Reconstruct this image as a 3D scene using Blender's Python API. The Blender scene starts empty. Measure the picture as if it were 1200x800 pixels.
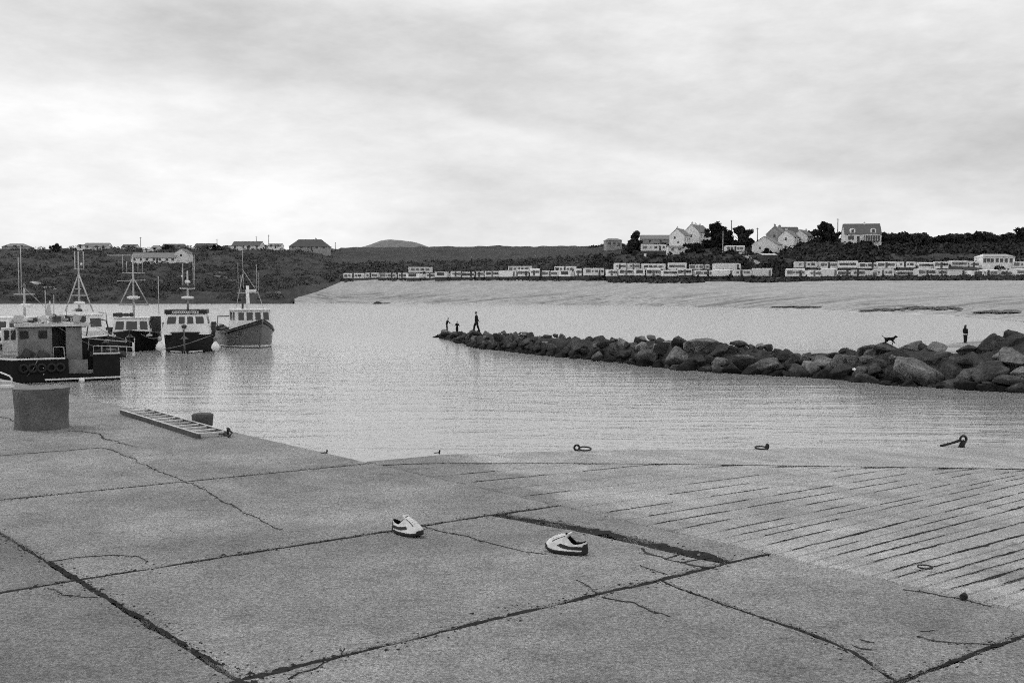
import bpy, bmesh, math, random
import numpy as np
from mathutils import Vector, Matrix, noise
random.seed(7); RNG = np.random.default_rng(11)
R = math.radians; PI = math.pi
scene = bpy.context.scene
COL = scene.collection
# ------------------------------------------------------------------ camera
F = 1200*35/36; PITCH = math.atan(60/F); ZC = 5.0; ZQ = 3.35
cd = bpy.data.cameras.new('camera'); cam = bpy.data.objects.new('camera', cd); COL.objects.link(cam)
cd.lens = 35; cd.sensor_width = 36; cd.clip_start = 0.1; cd.clip_end = 20000
cam.location = (0, 0, ZC); cam.rotation_euler = (PI/2-PITCH, 0, 0); scene.camera = cam
scene.view_settings.view_transform = 'Standard'; scene.view_settings.look = 'None'
scene.cycles.use_denoising = False; scene.cycles.filter_width = 1.1; scene.cycles.use_adaptive_sampling = True; scene.cycles.adaptive_threshold = 0.09; scene.cycles.adaptive_min_samples = 12
scene.view_settings.exposure = 0.3; scene.view_settings.gamma = 1.0
# ------------------------------------------------------------------ sky and sun (overcast)
SUN_EL, SUN_AZ = R(50), R(-65)          # azimuth from +Y, to the left of the view
world = bpy.data.worlds.new('World'); scene.world = world; world.use_nodes = True
def build_world():
    nt = world.node_tree; N = nt.nodes; L = nt.links
    for n in list(N): N.remove(n)
    out = N.new('ShaderNodeOutputWorld'); bg = N.new('ShaderNodeBackground'); bg.inputs['Strength'].default_value = 0.1
    sky = N.new('ShaderNodeTexSky'); sky.sky_type = 'NISHITA'; sky.sun_disc = False
    sky.sun_elevation = SUN_EL; sky.sun_rotation = SUN_AZ; sky.air_density = 1.0; sky.dust_density = 2.0
    bw = N.new('ShaderNodeRGBToBW'); L.new(sky.outputs[0], bw.inputs[0])
    tc = N.new('ShaderNodeTexCoord')
    # cloud deck seen in perspective: direction divided by its height
    sep = N.new('ShaderNodeSeparateXYZ'); L.new(tc.outputs['Generated'], sep.inputs[0])
    def M(op, a, b=None, c=None):
        m = N.new('ShaderNodeMath'); m.operation = op
        for i, v in enumerate((a, b, c)):
            if v is None: continue
            if isinstance(v, (int, float)): m.inputs[i].default_value = v
            else: L.new(v, m.inputs[i])
        return m.outputs[0]
    zz = M('ADD', M('ABSOLUTE', sep.outputs['Z']), 0.55)
    comb = N.new('ShaderNodeCombineXYZ'); L.new(M('DIVIDE', sep.outputs['X'], zz), comb.inputs[0]); L.new(M('DIVIDE', sep.outputs['Y'], zz), comb.inputs[1])
    def nz(scale, detail, rough, vec, w=None):
        n = N.new('ShaderNodeTexNoise'); n.inputs['Scale'].default_value = scale; n.inputs['Detail'].default_value = detail
        n.inputs['Roughness'].default_value = rough; L.new(vec, n.inputs['Vector']); return n.outputs['Fac']
    rot = N.new('ShaderNodeMapping'); rot.inputs['Rotation'].default_value = (0, 0, R(-24)); rot.inputs['Scale'].default_value = (1.5, 2.3, 1)
    rot.inputs['Location'].default_value = (3.1, 1.7, 0); L.new(comb.outputs[0], rot.inputs[0])
    n1 = nz(1.0, 5, 0.48, rot.outputs[0]); dia = N.new('ShaderNodeMapping'); dia.inputs['Rotation'].default_value = (0, R(-20), 0); dia.inputs['Scale'].default_value = (1.6, 1.6, 4.6); L.new(tc.outputs['Generated'], dia.inputs[0])
    n2 = nz(1.9, 8, 0.56, dia.outputs[0])
    # the long cloud edge crossing the view, a plane through the eye
    def dirv(px, py):
        x = (px-600)/F; y = -(py-400)/F
        return Vector((x, math.cos(PITCH)+y*math.sin(PITCH), -math.sin(PITCH)+y*math.cos(PITCH)))
    nv = dirv(300, 128).cross(dirv(960, 238)).normalized()
    if nv.z < 0: nv = -nv
    dot = N.new('ShaderNodeVectorMath'); dot.operation = 'DOT_PRODUCT'; L.new(tc.outputs['Generated'], dot.inputs[0]); dot.inputs[1].default_value = nv
    g = M('ADD', dot.outputs['Value'], M('ADD', M('MULTIPLY', M('SUBTRACT', n1, 0.5), 0.13), M('MULTIPLY', M('SUBTRACT', n2, 0.5), 0.12)))
    fac = M('MULTIPLY_ADD', g, 1.25, 0.375)           # -0.3 .. 0.5 -> 0 .. 1
    ramp = N.new('ShaderNodeValToRGB'); L.new(fac, ramp.inputs[0]); cr = ramp.color_ramp; cr.interpolation = 'EASE'
    pts = [(0.0, .72), (0.20, .70), (0.30, .72), (0.378, .73), (0.416, .595), (0.47, .575), (0.56, .70), (0.65, .77), (0.76, .72), (1.0, .74)]
    cr.elements[0].position = pts[0][0]; cr.elements[1].position = pts[-1][0]
    for p, v in pts[1:-1]: cr.elements.new(p)
    for e, (p, v) in zip(cr.elements, pts): e.position = p; e.color = (v, v, v, 1)
    tone = M('ADD', ramp.outputs[0], M('MULTIPLY', M('SUBTRACT', n2, 0.5), 0.52))
    tone = M('ADD', tone, M('MULTIPLY', M('SUBTRACT', n1, 0.5), 0.26))
    n3 = nz(7.0, 7, 0.65, dia.outputs[0]); tone = M('ADD', tone, M('MULTIPLY', M('SUBTRACT', n3, 0.5), 0.30))
    mix = N.new('ShaderNodeMix'); mix.data_type = 'FLOAT'; mix.inputs[0].default_value = 0.94
    L.new(bw.outputs[0], mix.inputs[2]); L.new(M('MULTIPLY', tone, 10.0), mix.inputs[3])
    L.new(mix.outputs[0], bg.inputs['Color']); L.new(bg.outputs[0], out.inputs[0])
build_world()
sd = bpy.data.lights.new('sun', 'SUN'); sun = bpy.data.objects.new('sun', sd); COL.objects.link(sun)
sd.energy = 0.7; sd.angle = R(25); sd.color = (1, 1, 1)
sv = Vector((math.sin(SUN_AZ)*math.cos(SUN_EL), math.cos(SUN_AZ)*math.cos(SUN_EL), math.sin(SUN_EL)))
sun.rotation_euler = sv.to_track_quat('Z', 'Y').to_euler(); sun.location = (0, 0, 60)
# ------------------------------------------------------------------ geometry of the view, used to measure the place
def ray(px, py):
    x = (px-600)/F; y = -(py-400)/F
    return Vector((x, math.cos(PITCH)+y*math.sin(PITCH), -math.sin(PITCH)+y*math.cos(PITCH)))
def onz(px, py, z):
    r = ray(px, py); return Vector((0, 0, ZC))+r*((z-ZC)/r.z)
def at(px, py, Y):
    r = ray(px, py); return Vector((0, 0, ZC))+r*(Y/r.y)
def lerp(pts, x):
    xs = [p[0] for p in pts]; ys = [p[1] for p in pts]
    return float(np.interp(x, xs, ys))
P1 = onz(440, 543, ZQ)
EU = (onz(1130, 703, ZQ)-onz(100, 467, ZQ)); EU.z = 0; EU.normalize()
EV = Vector((-EU.y, EU.x, 0))
SL = 0.075                                        # fall of the slipway
def Q(u, v, h=0.0): p = P1+EU*u+EV*v; return Vector((p.x, p.y, ZQ+h))
def S(u, v, h=0.0): p = P1+EU*u+EV*v; return Vector((p.x, p.y, ZQ-SL*max(v, 0)+h))
def quv(px, py): d = onz(px, py, ZQ)-P1; return (d.dot(EU), d.dot(EV))
def suv(px, py):
    r = ray(px, py); t = (ZQ-ZC+SL*P1.xy.dot(EV.xy))/(r.z+SL*r.xy.dot(EV.xy)); d = Vector((0, 0, ZC))+r*t-P1
    return (d.dot(EU), d.dot(EV))
# ------------------------------------------------------------------ materials (a black and white place)
def nodes_of(name):
    m = bpy.data.materials.new(name); m.use_nodes = True; nt = m.node_tree
    return m, nt, nt.nodes['Principled BSDF'], nt.nodes, nt.links
def noise_node(N, L, vec, scale, detail=4, rough=0.55, stretch=None):
    if stretch:
        mp = N.new('ShaderNodeMapping'); mp.inputs['Scale'].default_value = stretch; L.new(vec, mp.inputs[0]); vec = mp.outputs[0]
    n = N.new('ShaderNodeTexNoise'); n.inputs['Scale'].default_value = scale; n.inputs['Detail'].default_value = detail
    n.inputs['Roughness'].default_value = rough; L.new(vec, n.inputs['Vector']); return n.outputs['Fac']
def mth(N, L, op, a, b=None, c=None, clamp=False):
    m = N.new('ShaderNodeMath'); m.operation = op; m.use_clamp = clamp
    for i, v in enumerate((a, b, c)):
        if v is None: continue
        if isinstance(v, (int, float)): m.inputs[i].default_value = v
        else: L.new(v, m.inputs[i])
    return m.outputs[0]
def mat(name, v, rough=0.6, amp=0.25, scale=3.0, metal=0.0, bump=0.0, bscale=20.0, rnd=0.0, fine=0.0, fscale=60.0, spec=0.4, coords='Object', stretch=None):
    """grey procedural material: v * (1 + noise), with optional per-object change, fine speckle and bump"""
    m, nt, b, N, L = nodes_of(name)
    if coords == 'World':
        g = N.new('ShaderNodeNewGeometry'); vec = g.outputs['Position']
    else:
        g = N.new('ShaderNodeTexCoord'); vec = g.outputs['Object']
    n = noise_node(N, L, vec, scale, 5, 0.6, stretch)
    f = mth(N, L, 'MULTIPLY_ADD', n, 2*amp*1.6, 1-amp*1.6)
    if fine:
        n3 = noise_node(N, L, vec, fscale, 3, 0.7)
        f = mth(N, L, 'MULTIPLY', f, mth(N, L, 'MULTIPLY_ADD', n3, 2*fine*1.7, 1-fine*1.7))
    if rnd:
        oi = N.new('ShaderNodeObjectInfo')
        f = mth(N, L, 'MULTIPLY', f, mth(N, L, 'MULTIPLY_ADD', oi.outputs['Random'], 2*rnd, 1-rnd))
    val = mth(N, L, 'MAXIMUM', mth(N, L, 'MULTIPLY', f, v), 0.006)
    L.new(val, b.inputs['Base Color'])
    b.inputs['Roughness'].default_value = rough; b.inputs['Metallic'].default_value = metal
    b.inputs['Specular IOR Level'].default_value = spec
    if bump:
        bn = noise_node(N, L, vec, bscale, 5, 0.65); bp = N.new('ShaderNodeBump'); bp.inputs['Strength'].default_value = bump
        bp.inputs['Distance'].default_value = 0.4/bscale; L.new(bn, bp.inputs['Height']); L.new(bp.outputs[0], b.inputs['Normal'])
    return m
def concrete(name, v, slip=False):
    m, nt, b, N, L = nodes_of(name)
    g = N.new('ShaderNodeNewGeometry'); vec = g.outputs['Position']
    blot = noise_node(N, L, vec, 0.75, 5, 0.6); blot2 = noise_node(N, L, vec, 3.2, 6, 0.65)
    grit = noise_node(N, L, vec, 55, 4, 0.8); grit2 = noise_node(N, L, vec, 190, 2, 0.8)
    f = mth(N, L, 'MULTIPLY_ADD', blot, 1.3, 0.33)
    f = mth(N, L, 'MULTIPLY', f, mth(N, L, 'MULTIPLY_ADD', blot2, 1.1, 0.45))
    f = mth(N, L, 'MULTIPLY', f, mth(N, L, 'MULTIPLY_ADD', grit, 3.2, -0.60))
    f = mth(N, L, 'MULTIPLY', f, mth(N, L, 'MULTIPLY_ADD', grit2, 3.4, -0.70))
    # dark pits and lichen stains
    st = noise_node(N, L, vec, 1.6, 8, 0.72)
    rp = N.new('ShaderNodeMapRange'); rp.inputs[1].default_value = 0.54; rp.inputs[2].default_value = 0.66; rp.inputs[3].default_value = 1.0; rp.inputs[4].default_value = 0.62
    L.new(st, rp.inputs[0]); f = mth(N, L, 'MULTIPLY', f, rp.outputs[0])
    mp = N.new('ShaderNodeMapping'); mp.inputs['Rotation'].default_value = (0, 0, math.atan2(-EV.y, EV.x)); mp.inputs['Scale'].default_value = (1.6, 7, 1) ; L.new(vec, mp.inputs[0])
    scr = noise_node(N, L, mp.outputs[0], 2.2, 7, 0.75)
    rp2 = N.new('ShaderNodeMapRange'); rp2.inputs[1].default_value = 0.56; rp2.inputs[2].default_value = 0.68; rp2.inputs[3].default_value = 1.0; rp2.inputs[4].default_value = 0.62 if not slip else 0.7
    L.new(scr, rp2.inputs[0]); f = mth(N, L, 'MULTIPLY', f, rp2.outputs[0])
    if not slip:
        oi = N.new('ShaderNodeObjectInfo'); f = mth(N, L, 'MULTIPLY', f, mth(N, L, 'MULTIPLY_ADD', oi.outputs['Random'], 0.12, 0.94))
    if slip:   # darker towards the head of the slip, beside the quay edge
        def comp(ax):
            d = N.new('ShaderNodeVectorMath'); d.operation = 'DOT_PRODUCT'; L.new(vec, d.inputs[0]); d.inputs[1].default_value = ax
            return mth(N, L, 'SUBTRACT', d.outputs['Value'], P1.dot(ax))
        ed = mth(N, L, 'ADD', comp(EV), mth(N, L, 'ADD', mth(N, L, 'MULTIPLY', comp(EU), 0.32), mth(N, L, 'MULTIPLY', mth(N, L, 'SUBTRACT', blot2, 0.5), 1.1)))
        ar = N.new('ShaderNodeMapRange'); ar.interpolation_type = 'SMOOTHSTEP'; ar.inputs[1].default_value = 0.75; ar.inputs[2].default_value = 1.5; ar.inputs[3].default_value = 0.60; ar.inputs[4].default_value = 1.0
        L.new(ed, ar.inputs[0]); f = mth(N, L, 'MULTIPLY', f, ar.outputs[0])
    L.new(mth(N, L, 'MAXIMUM', mth(N, L, 'MULTIPLY', f, v), 0.02), b.inputs['Base Color'])
    b.inputs['Roughness'].default_value = 0.88; b.inputs['Specular IOR Level'].default_value = 0.25
    hh = mth(N, L, 'ADD', mth(N, L, 'MULTIPLY', grit, 0.6), mth(N, L, 'ADD', mth(N, L, 'MULTIPLY', blot2, 2.0), mth(N, L, 'MULTIPLY', scr, 0.8)))
    bp = N.new('ShaderNodeBump'); bp.inputs['Strength'].default_value = 0.9; bp.inputs['Distance'].default_value = 0.016
    L.new(hh, bp.inputs['Height']); L.new(bp.outputs[0], b.inputs['Normal'])
    return m
def water_mat():
    m, nt, b, N, L = nodes_of('harbour_water')
    g = N.new('ShaderNodeNewGeometry'); vec = g.outputs['Position']
    a = noise_node(N, L, vec, 0.45, 6, 0.62, (0.36, 1.35, 1)); c = noise_node(N, L, vec, 0.16, 3, 0.5, (0.5, 1.3, 1)); e = noise_node(N, L, vec, 4.5, 3, 0.6, (0.5, 1.3, 1))
    gust = noise_node(N, L, vec, 0.035, 4, 0.6, (0.5, 1.6, 1)); gm = mth(N, L, 'MULTIPLY_ADD', gust, 1.6, 0.15)
    # the inner bay is ruffled by fine cat's paws, the water off the quay by longer ripples
    sp = N.new('ShaderNodeSeparateXYZ'); L.new(vec, sp.inputs[0])
    def rng(lo, hi, a_, b_):
        r = N.new('ShaderNodeMapRange'); r.interpolation_type = 'SMOOTHSTEP'; r.inputs[1].default_value = lo; r.inputs[2].default_value = hi; r.inputs[3].default_value = a_; r.inputs[4].default_value = b_
        L.new(sp.outputs[1], r.inputs[0]); return r.outputs[0]
    gm = mth(N, L, 'MULTIPLY', gm, rng(35, 130, 1.7, 0.35)); L.new(rng(35, 140, 0.06, 0.34), b.inputs['Roughness'])
    h = mth(N, L, 'ADD', mth(N, L, 'MULTIPLY', a, 0.42), mth(N, L, 'ADD', mth(N, L, 'MULTIPLY', c, 0.12), mth(N, L, 'MULTIPLY', e, 0.03)))
    bp = N.new('ShaderNodeBump'); L.new(mth(N, L, 'MULTIPLY', gm, 0.13), bp.inputs['Strength']); bp.inputs['Distance'].default_value = 1.0
    L.new(h, bp.inputs['Height']); L.new(bp.outputs[0], b.inputs['Normal'])
    b.inputs['Base Color'].default_value = (0.34, 0.34, 0.34, 1); b.inputs['IOR'].default_value = 1.55
    return m
def ground_mat(name, v, sand=False):
    m, nt, b, N, L = nodes_of(name)
    g = N.new('ShaderNodeNewGeometry'); vec = g.outputs['Position']
    n1 = noise_node(N, L, vec, 0.02, 6, 0.6); n2 = noise_node(N, L, vec, 0.16, 6, 0.68); n3 = noise_node(N, L, vec, 1.1, 4, 0.75)
    if sand:
        band = noise_node(N, L, vec, 0.05, 5, 0.62, (0.22, 3.2, 6)); band2 = noise_node(N, L, vec, 0.21, 5, 0.65, (0.10, 3.0, 5))
        f = mth(N, L, 'MULTIPLY', mth(N, L, 'MULTIPLY_ADD', n2, 0.8, 0.6), mth(N, L, 'MULTIPLY_ADD', n3, 1.5, 0.25))
        for bnd, lo, hi, dk in ((band, .50, .62, .55), (band2, .53, .62, .5)):
            rp = N.new('ShaderNodeMapRange'); rp.inputs[1].default_value = lo; rp.inputs[2].default_value = hi; rp.inputs[3].default_value = 1; rp.inputs[4].default_value = dk
            L.new(bnd, rp.inputs[0])
            # tide wrack lies low on the beach only
            sp = N.new('ShaderNodeSeparateXYZ'); L.new(vec, sp.inputs[0])
            zr = N.new('ShaderNodeMapRange'); zr.inputs[1].default_value = 2.6; zr.inputs[2].default_value = 5.0; zr.inputs[3].default_value = 1; zr.inputs[4].default_value = 0.12
            L.new(sp.outputs[2], zr.inputs[0])
            mx = mth(N, L, 'MULTIPLY_ADD', mth(N, L, 'SUBTRACT', rp.outputs[0], 1.0), zr.outputs[0], 1.0)
            f = mth(N, L, 'MULTIPLY', f, mx)
        wet = N.new('ShaderNodeMapRange'); wet.inputs[1].default_value = 0.15; wet.inputs[2].default_value = 0.9; wet.inputs[3].default_value = 0.35; wet.inputs[4].default_value = 0.9
        L.new(sp.outputs[2], wet.inputs[0]); L.new(wet.outputs[0], b.inputs['Roughness'])
    else:
        f = mth(N, L, 'MULTIPLY_ADD', n1, 1.0, 0.5)
        f = mth(N, L, 'MULTIPLY', f, mth(N, L, 'MULTIPLY_ADD', n2, 1.6, 0.2)); f = mth(N, L, 'MULTIPLY', f, mth(N, L, 'MULTIPLY_ADD', n3, 1.4, 0.3))
        b.inputs['Roughness'].default_value = 0.95
    L.new(mth(N, L, 'MULTIPLY', f, v), b.inputs['Base Color']); b.inputs['Specular IOR Level'].default_value = 0.2
    bp = N.new('ShaderNodeBump'); bp.inputs['Strength'].default_value = 0.8; bp.inputs['Distance'].default_value = 0.5 if not sand else 0.1
    L.new(n3, bp.inputs['Height']); L.new(bp.outputs[0], b.inputs['Normal'])
    return m
def rock_mat(name, v):
    m, nt, b, N, L = nodes_of(name)
    tc = N.new('ShaderNodeTexCoord'); g = N.new('ShaderNodeNewGeometry'); oi = N.new('ShaderNodeObjectInfo')
    n1 = noise_node(N, L, tc.outputs['Object'], 1.6, 6, 0.65); n2 = noise_node(N, L, g.outputs['Position'], 7, 5, 0.7)
    f = mth(N, L, 'MULTIPLY', mth(N, L, 'MULTIPLY_ADD', n1, 2.4, -0.2), mth(N, L, 'MULTIPLY_ADD', n2, 2.2, -0.1))
    pw = mth(N, L, 'POWER', oi.outputs['Random'], 3.0)
    f = mth(N, L, 'MULTIPLY', f, mth(N, L, 'MULTIPLY_ADD', pw, 2.2, 0.5))
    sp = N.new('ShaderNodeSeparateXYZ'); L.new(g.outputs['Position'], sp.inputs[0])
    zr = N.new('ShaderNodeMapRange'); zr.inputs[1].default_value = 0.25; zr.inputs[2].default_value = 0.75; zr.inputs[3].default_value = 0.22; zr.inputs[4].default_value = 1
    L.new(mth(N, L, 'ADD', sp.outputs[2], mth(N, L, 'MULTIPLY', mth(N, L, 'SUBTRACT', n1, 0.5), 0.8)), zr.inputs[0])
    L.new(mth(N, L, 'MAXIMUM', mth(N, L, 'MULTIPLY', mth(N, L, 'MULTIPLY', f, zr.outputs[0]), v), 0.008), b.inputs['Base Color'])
    b.inputs['Roughness'].default_value = 0.85; b.inputs['Specular IOR Level'].default_value = 0.25
    bp = N.new('ShaderNodeBump'); bp.inputs['Strength'].default_value = 1.0; bp.inputs['Distance'].default_value = 0.12
    L.new(n2, bp.inputs['Height']); L.new(bp.outputs[0], b.inputs['Normal'])
    return m
MT = dict(
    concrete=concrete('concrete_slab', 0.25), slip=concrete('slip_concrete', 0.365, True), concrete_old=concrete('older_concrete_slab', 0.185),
    bollard=mat('bollard_concrete', 0.11, 0.9, 0.5, 4, bump=1.0, bscale=28, fine=0.6, fscale=60),
    dark_bollard=mat('old_bollard', 0.075, 0.9, 0.4, 8, bump=0.8, bscale=40, fine=0.4),
    crackdirt=mat('crack_dirt', 0.042, 1.0, 0.5, 18, fine=0.5, fscale=120, spec=0.1, coords='World'), moss=mat('joint_moss', 0.028, 1.0, 0.5, 18, bump=1.0, bscale=70, fine=0.5, fscale=120, spec=0.1, coords='World'),
    under=mat('joint_base_soil', 0.03, 1.0, 0.3, 8, spec=0.1),  # own dark colour of the base under the slabs
    iron=mat('rusty_iron', 0.018, 0.75, 0.4, 20, bump=0.5, bscale=90), stone=mat('dark_stone', 0.03, 0.9, 0.4, 20, bump=0.6),
    wood_side=mat('weathered_ladder_side', 0.07, 0.85, 0.6, 9, fine=0.4, fscale=40), wood_top=mat('worn_ladder_rung', 0.5, 0.7, 0.25, 9),
    water=water_mat(), sand=ground_mat('beach_sand', 0.35, True), hill=ground_mat('heath', 0.046), bracken=mat('bracken', 0.088, 0.9, 0.4, 0.25, coords='World', spec=0.15), farhill=ground_mat('hazed_hill_grass', 0.16), track=mat('track_gravel', 0.30, 0.9, 0.2, 0.6),  # farhill: grass lightened in its colour to stand for distance haze
    scrub=mat('scrub_leaves', 0.045, 0.9, 0.6, 0.35, coords='World', spec=0.15), leaf=mat('tree_leaves', 0.040, 0.9, 0.5, 0.5, coords='World', rnd=0.3, spec=0.15), dune=mat('dune_grass', 0.075, 0.9, 0.5, 0.5, coords='World', spec=0.15),
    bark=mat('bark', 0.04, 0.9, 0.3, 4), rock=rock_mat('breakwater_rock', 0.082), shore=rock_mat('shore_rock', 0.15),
    weed=mat('seaweed', 0.10, 0.8, 0.5, 0.5, coords='World'),
    white=mat('white_paint', 0.72, 0.5, 0.12, 2.5, fine=0.08, fscale=14), white2=mat('white_wall', 0.75, 0.8, 0.10, 0.8, rnd=0.12), cream=mat('caravan_white', 0.76, 0.5, 0.12, 1.5, rnd=0.16),
    cream_roof=mat('caravan_roof', 0.55, 0.6, 0.2, 1.0, rnd=0.4), grey=mat('grey_paint', 0.16, 0.6, 0.45, 1.6, fine=0.35, fscale=14), dirty=mat('stained_white_paint', 0.5, 0.6, 0.4, 1.5, fine=0.3, fscale=8), grey_hull=mat('grey_hull_paint', 0.165, 0.45, 0.2, 2.2, fine=0.12, fscale=25),
    wallgrey=mat('grey_render', 0.36, 0.9, 0.2, 0.8, rnd=0.2), black=mat('black_paint', 0.016, 0.4, 0.3, 3), hullblack=mat('black_hull', 0.011, 0.6, 0.4, 2.0, fine=0.4, fscale=9, rnd=0.2, spec=0.15),
    glass=mat('window_glass', 0.03, 0.12, 0.2, 2, spec=0.6), glass_pale=mat('pale_reflection_glass', 0.13, 0.2, 0.3, 2, spec=0.6), slate=mat('slate_roof', 0.085, 0.8, 0.25, 1.5, fine=0.3, fscale=5, rnd=0.2), slate2=mat('grey_slate_roof', 0.17, 0.85, 0.22, 1.5, fine=0.3, fscale=5, rnd=0.2),  # glass_pale: lighter window reflections put into the base colour
    steel=mat('galvanised_steel', 0.42, 0.5, 0.2, 5), darksteel=mat('dark_steel', 0.05, 0.5, 0.2, 5), rope=mat('rope', 0.22, 0.9, 0.2, 30), fender=mat('fender_white', 0.75, 0.5, 0.12, 3), gear=mat('deck_gear', 0.06, 0.8, 0.6, 5),
    skin=mat('skin', 0.30, 0.6, 0.05, 20), hair=mat('dark_hair', 0.02, 0.7, 0.2, 40), cloth=mat('dark_cloth', 0.014, 0.95, 0.3, 12, spec=0.1), cloth2=mat('dark_trousers', 0.018, 0.95, 0.3, 12, spec=0.1), fur=mat('black_fur', 0.010, 0.9, 0.3, 30, spec=0.1),
    leather=mat('white_leather', 0.66, 0.6, 0.38, 16, bump=0.25, bscale=220, fine=0.12, fscale=160), rubber=mat('black_rubber', 0.014, 0.7, 0.3, 60, bump=0.4, bscale=200), lining=mat('shoe_lining', 0.008, 0.95, 0.3, 60, spec=0.05), pole=mat('pole_wood', 0.05, 0.9, 0.2, 3),
    grit=mat('grit', 0.2, 0.9, 0.9, 9, coords='World'), paper=mat('white_plastic', 0.75, 0.6, 0.1, 8),
)
# ------------------------------------------------------------------ helpers
class MB:
    def __init__(s): s.v = []; s.f = []
    def add(s, vs, fs):
        o = len(s.v); s.v += [tuple(p) for p in vs]; s.f += [tuple(i+o for i in f) for f in fs]; return s
    def box(s, c, d, M=None):
        x, y, z = d[0]/2, d[1]/2, d[2]/2
        vs = [Vector((sx*x, sy*y, sz*z)) for sz in (-1, 1) for sx, sy in ((-1, -1), (1, -1), (1, 1), (-1, 1))]
        if M: vs = [M @ p for p in vs]
        vs = [p+Vector(c) for p in vs]
        return s.add(vs, [(3, 2, 1, 0), (4, 5, 6, 7), (0, 1, 5, 4), (1, 2, 6, 5), (2, 3, 7, 6), (3, 0, 4, 7)])
    def hexa(s, b, t):
        return s.add(list(b)+list(t), [(3, 2, 1, 0), (4, 5, 6, 7), (0, 1, 5, 4), (1, 2, 6, 5), (2, 3, 7, 6), (3, 0, 4, 7)])
    def tube(s, pts, r, n=6, cap=True, closed=False):
        pts = [Vector(p) for p in pts]; k = len(pts); rr = r if isinstance(r, (list, tuple)) else [r]*k; vs = []; fs = []; up = None
        for i, p in enumerate(pts):
            if closed: t = pts[(i+1) % k]-pts[i-1]
            else: t = pts[min(i+1, k-1)]-pts[max(i-1, 0)]
            if t.length < 1e-9: t = Vector((0, 0, 1))
            t.normalize()
            if up is None: up = t.orthogonal().normalized()
            up = (up-t*up.dot(t)); up = up.normalized() if up.length > 1e-6 else t.orthogonal().normalized()
            w = t.cross(up)
            for j in range(n):
                a = 2*PI*j/n; vs.append(p+(up*math.cos(a)+w*math.sin(a))*rr[i])
        for i in range(k if closed else k-1):
            i2 = (i+1) % k
            for j in range(n): fs.append((i*n+j, i*n+(j+1) % n, i2*n+(j+1) % n, i2*n+j))
        if cap and not closed: fs.append(tuple(range(n-1, -1, -1))); fs.append(tuple((k-1)*n+j for j in range(n)))
        return s.add(vs, fs)
    def lathe(s, prof, c=(0, 0, 0), n=16, axis=None):
        vs = []; fs = []; c = Vector(c)
        for r, z in prof:
            for j in range(n): a = 2*PI*j/n; vs.append(c+Vector((r*math.cos(a), r*math.sin(a), z)))
        for i in range(len(prof)-1):
            for j in range(n): fs.append((i*n+j, i*n+(j+1) % n, (i+1)*n+(j+1) % n, (i+1)*n+j))
        fs.append(tuple(range(n-1, -1, -1))); fs.append(tuple((len(prof)-1)*n+j for j in range(n)))
        return s.add(vs, fs)
    def grid(s, rows, close_u=False):
        n = len(rows[0]); vs = [p for r in rows for p in r]; fs = []
        for i in range(len(rows)-1):
            for j in range(n if close_u else n-1):
                j2 = (j+1) % n; fs.append((i*n+j, i*n+j2, (i+1)*n+j2, (i+1)*n+j))
        return s.add(vs, fs)
    def build(s, name, m, parent=None, smooth=False):
        me = bpy.data.meshes.new(name); me.from_pydata(s.v, [], s.f); me.update()
        me.materials.append(MT[m] if isinstance(m, str) else m)
        if smooth: me.polygons.foreach_set('use_smooth', [True]*len(me.polygons))
        return link(name, me, parent)
def link(name, me, parent=None):
    o = bpy.data.objects.new(name, me); COL.objects.link(o)
    if parent: o.parent = parent
    return o
def np_mesh(name, V, Fq, m, parent=None, smooth=False):
    me = bpy.data.meshes.new(name); V = np.asarray(V, dtype=np.float32); Fq = np.asarray(Fq, dtype=np.int32); k = Fq.shape[1]
    me.vertices.add(len(V)); me.vertices.foreach_set('co', V.ravel()); me.loops.add(Fq.size); me.loops.foreach_set('vertex_index', Fq.ravel())
    me.polygons.add(len(Fq)); me.polygons.foreach_set('loop_start', np.arange(len(Fq), dtype=np.int32)*k)
    if smooth: me.polygons.foreach_set('use_smooth', np.ones(len(Fq), dtype=bool))
    me.update(calc_edges=True); me.validate(); me.materials.append(MT[m]); return link(name, me, parent)
def tag(o, label, cat, group=None):
    o['label'] = label; o['category'] = cat
    if group: o['group'] = group
    return o
def thing(name, label, cat, loc=(0, 0, 0), rz=0.0, group=None):
    o = bpy.data.objects.new(name, None); COL.objects.link(o); o.location = loc; o.rotation_euler = (0, 0, rz); o.empty_display_size = 0.3
    return tag(o, label, cat, group)
def struct(o): o['kind'] = 'structure'; return o
def stuff(o): o['kind'] = 'stuff'; return o
ORD = 'first second third fourth fifth sixth seventh eighth ninth tenth eleventh twelfth thirteenth fourteenth fifteenth sixteenth seventeenth eighteenth nineteenth twentieth twenty-first twenty-second twenty-third twenty-fourth twenty-fifth'.split()
def fnoise(x, y, z=0.0): return noise.noise(Vector((x, y, z)))
# ------------------------------------------------------------------ water
def build_water():
    o = MB().add([(-4000, -60, 0), (4000, -60, 0), (4000, 6000, 0), (-4000, 6000, 0)], [(0, 1, 2, 3)]).build('harbour_water', 'water'); struct(o)
    b = MB().add([(-4000, -60, -6), (4000, -60, -6), (4000, 6000, -6), (-4000, 6000, -6)], [(0, 1, 2, 3)]).build('seabed', 'sand'); struct(b)
build_water()
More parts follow.
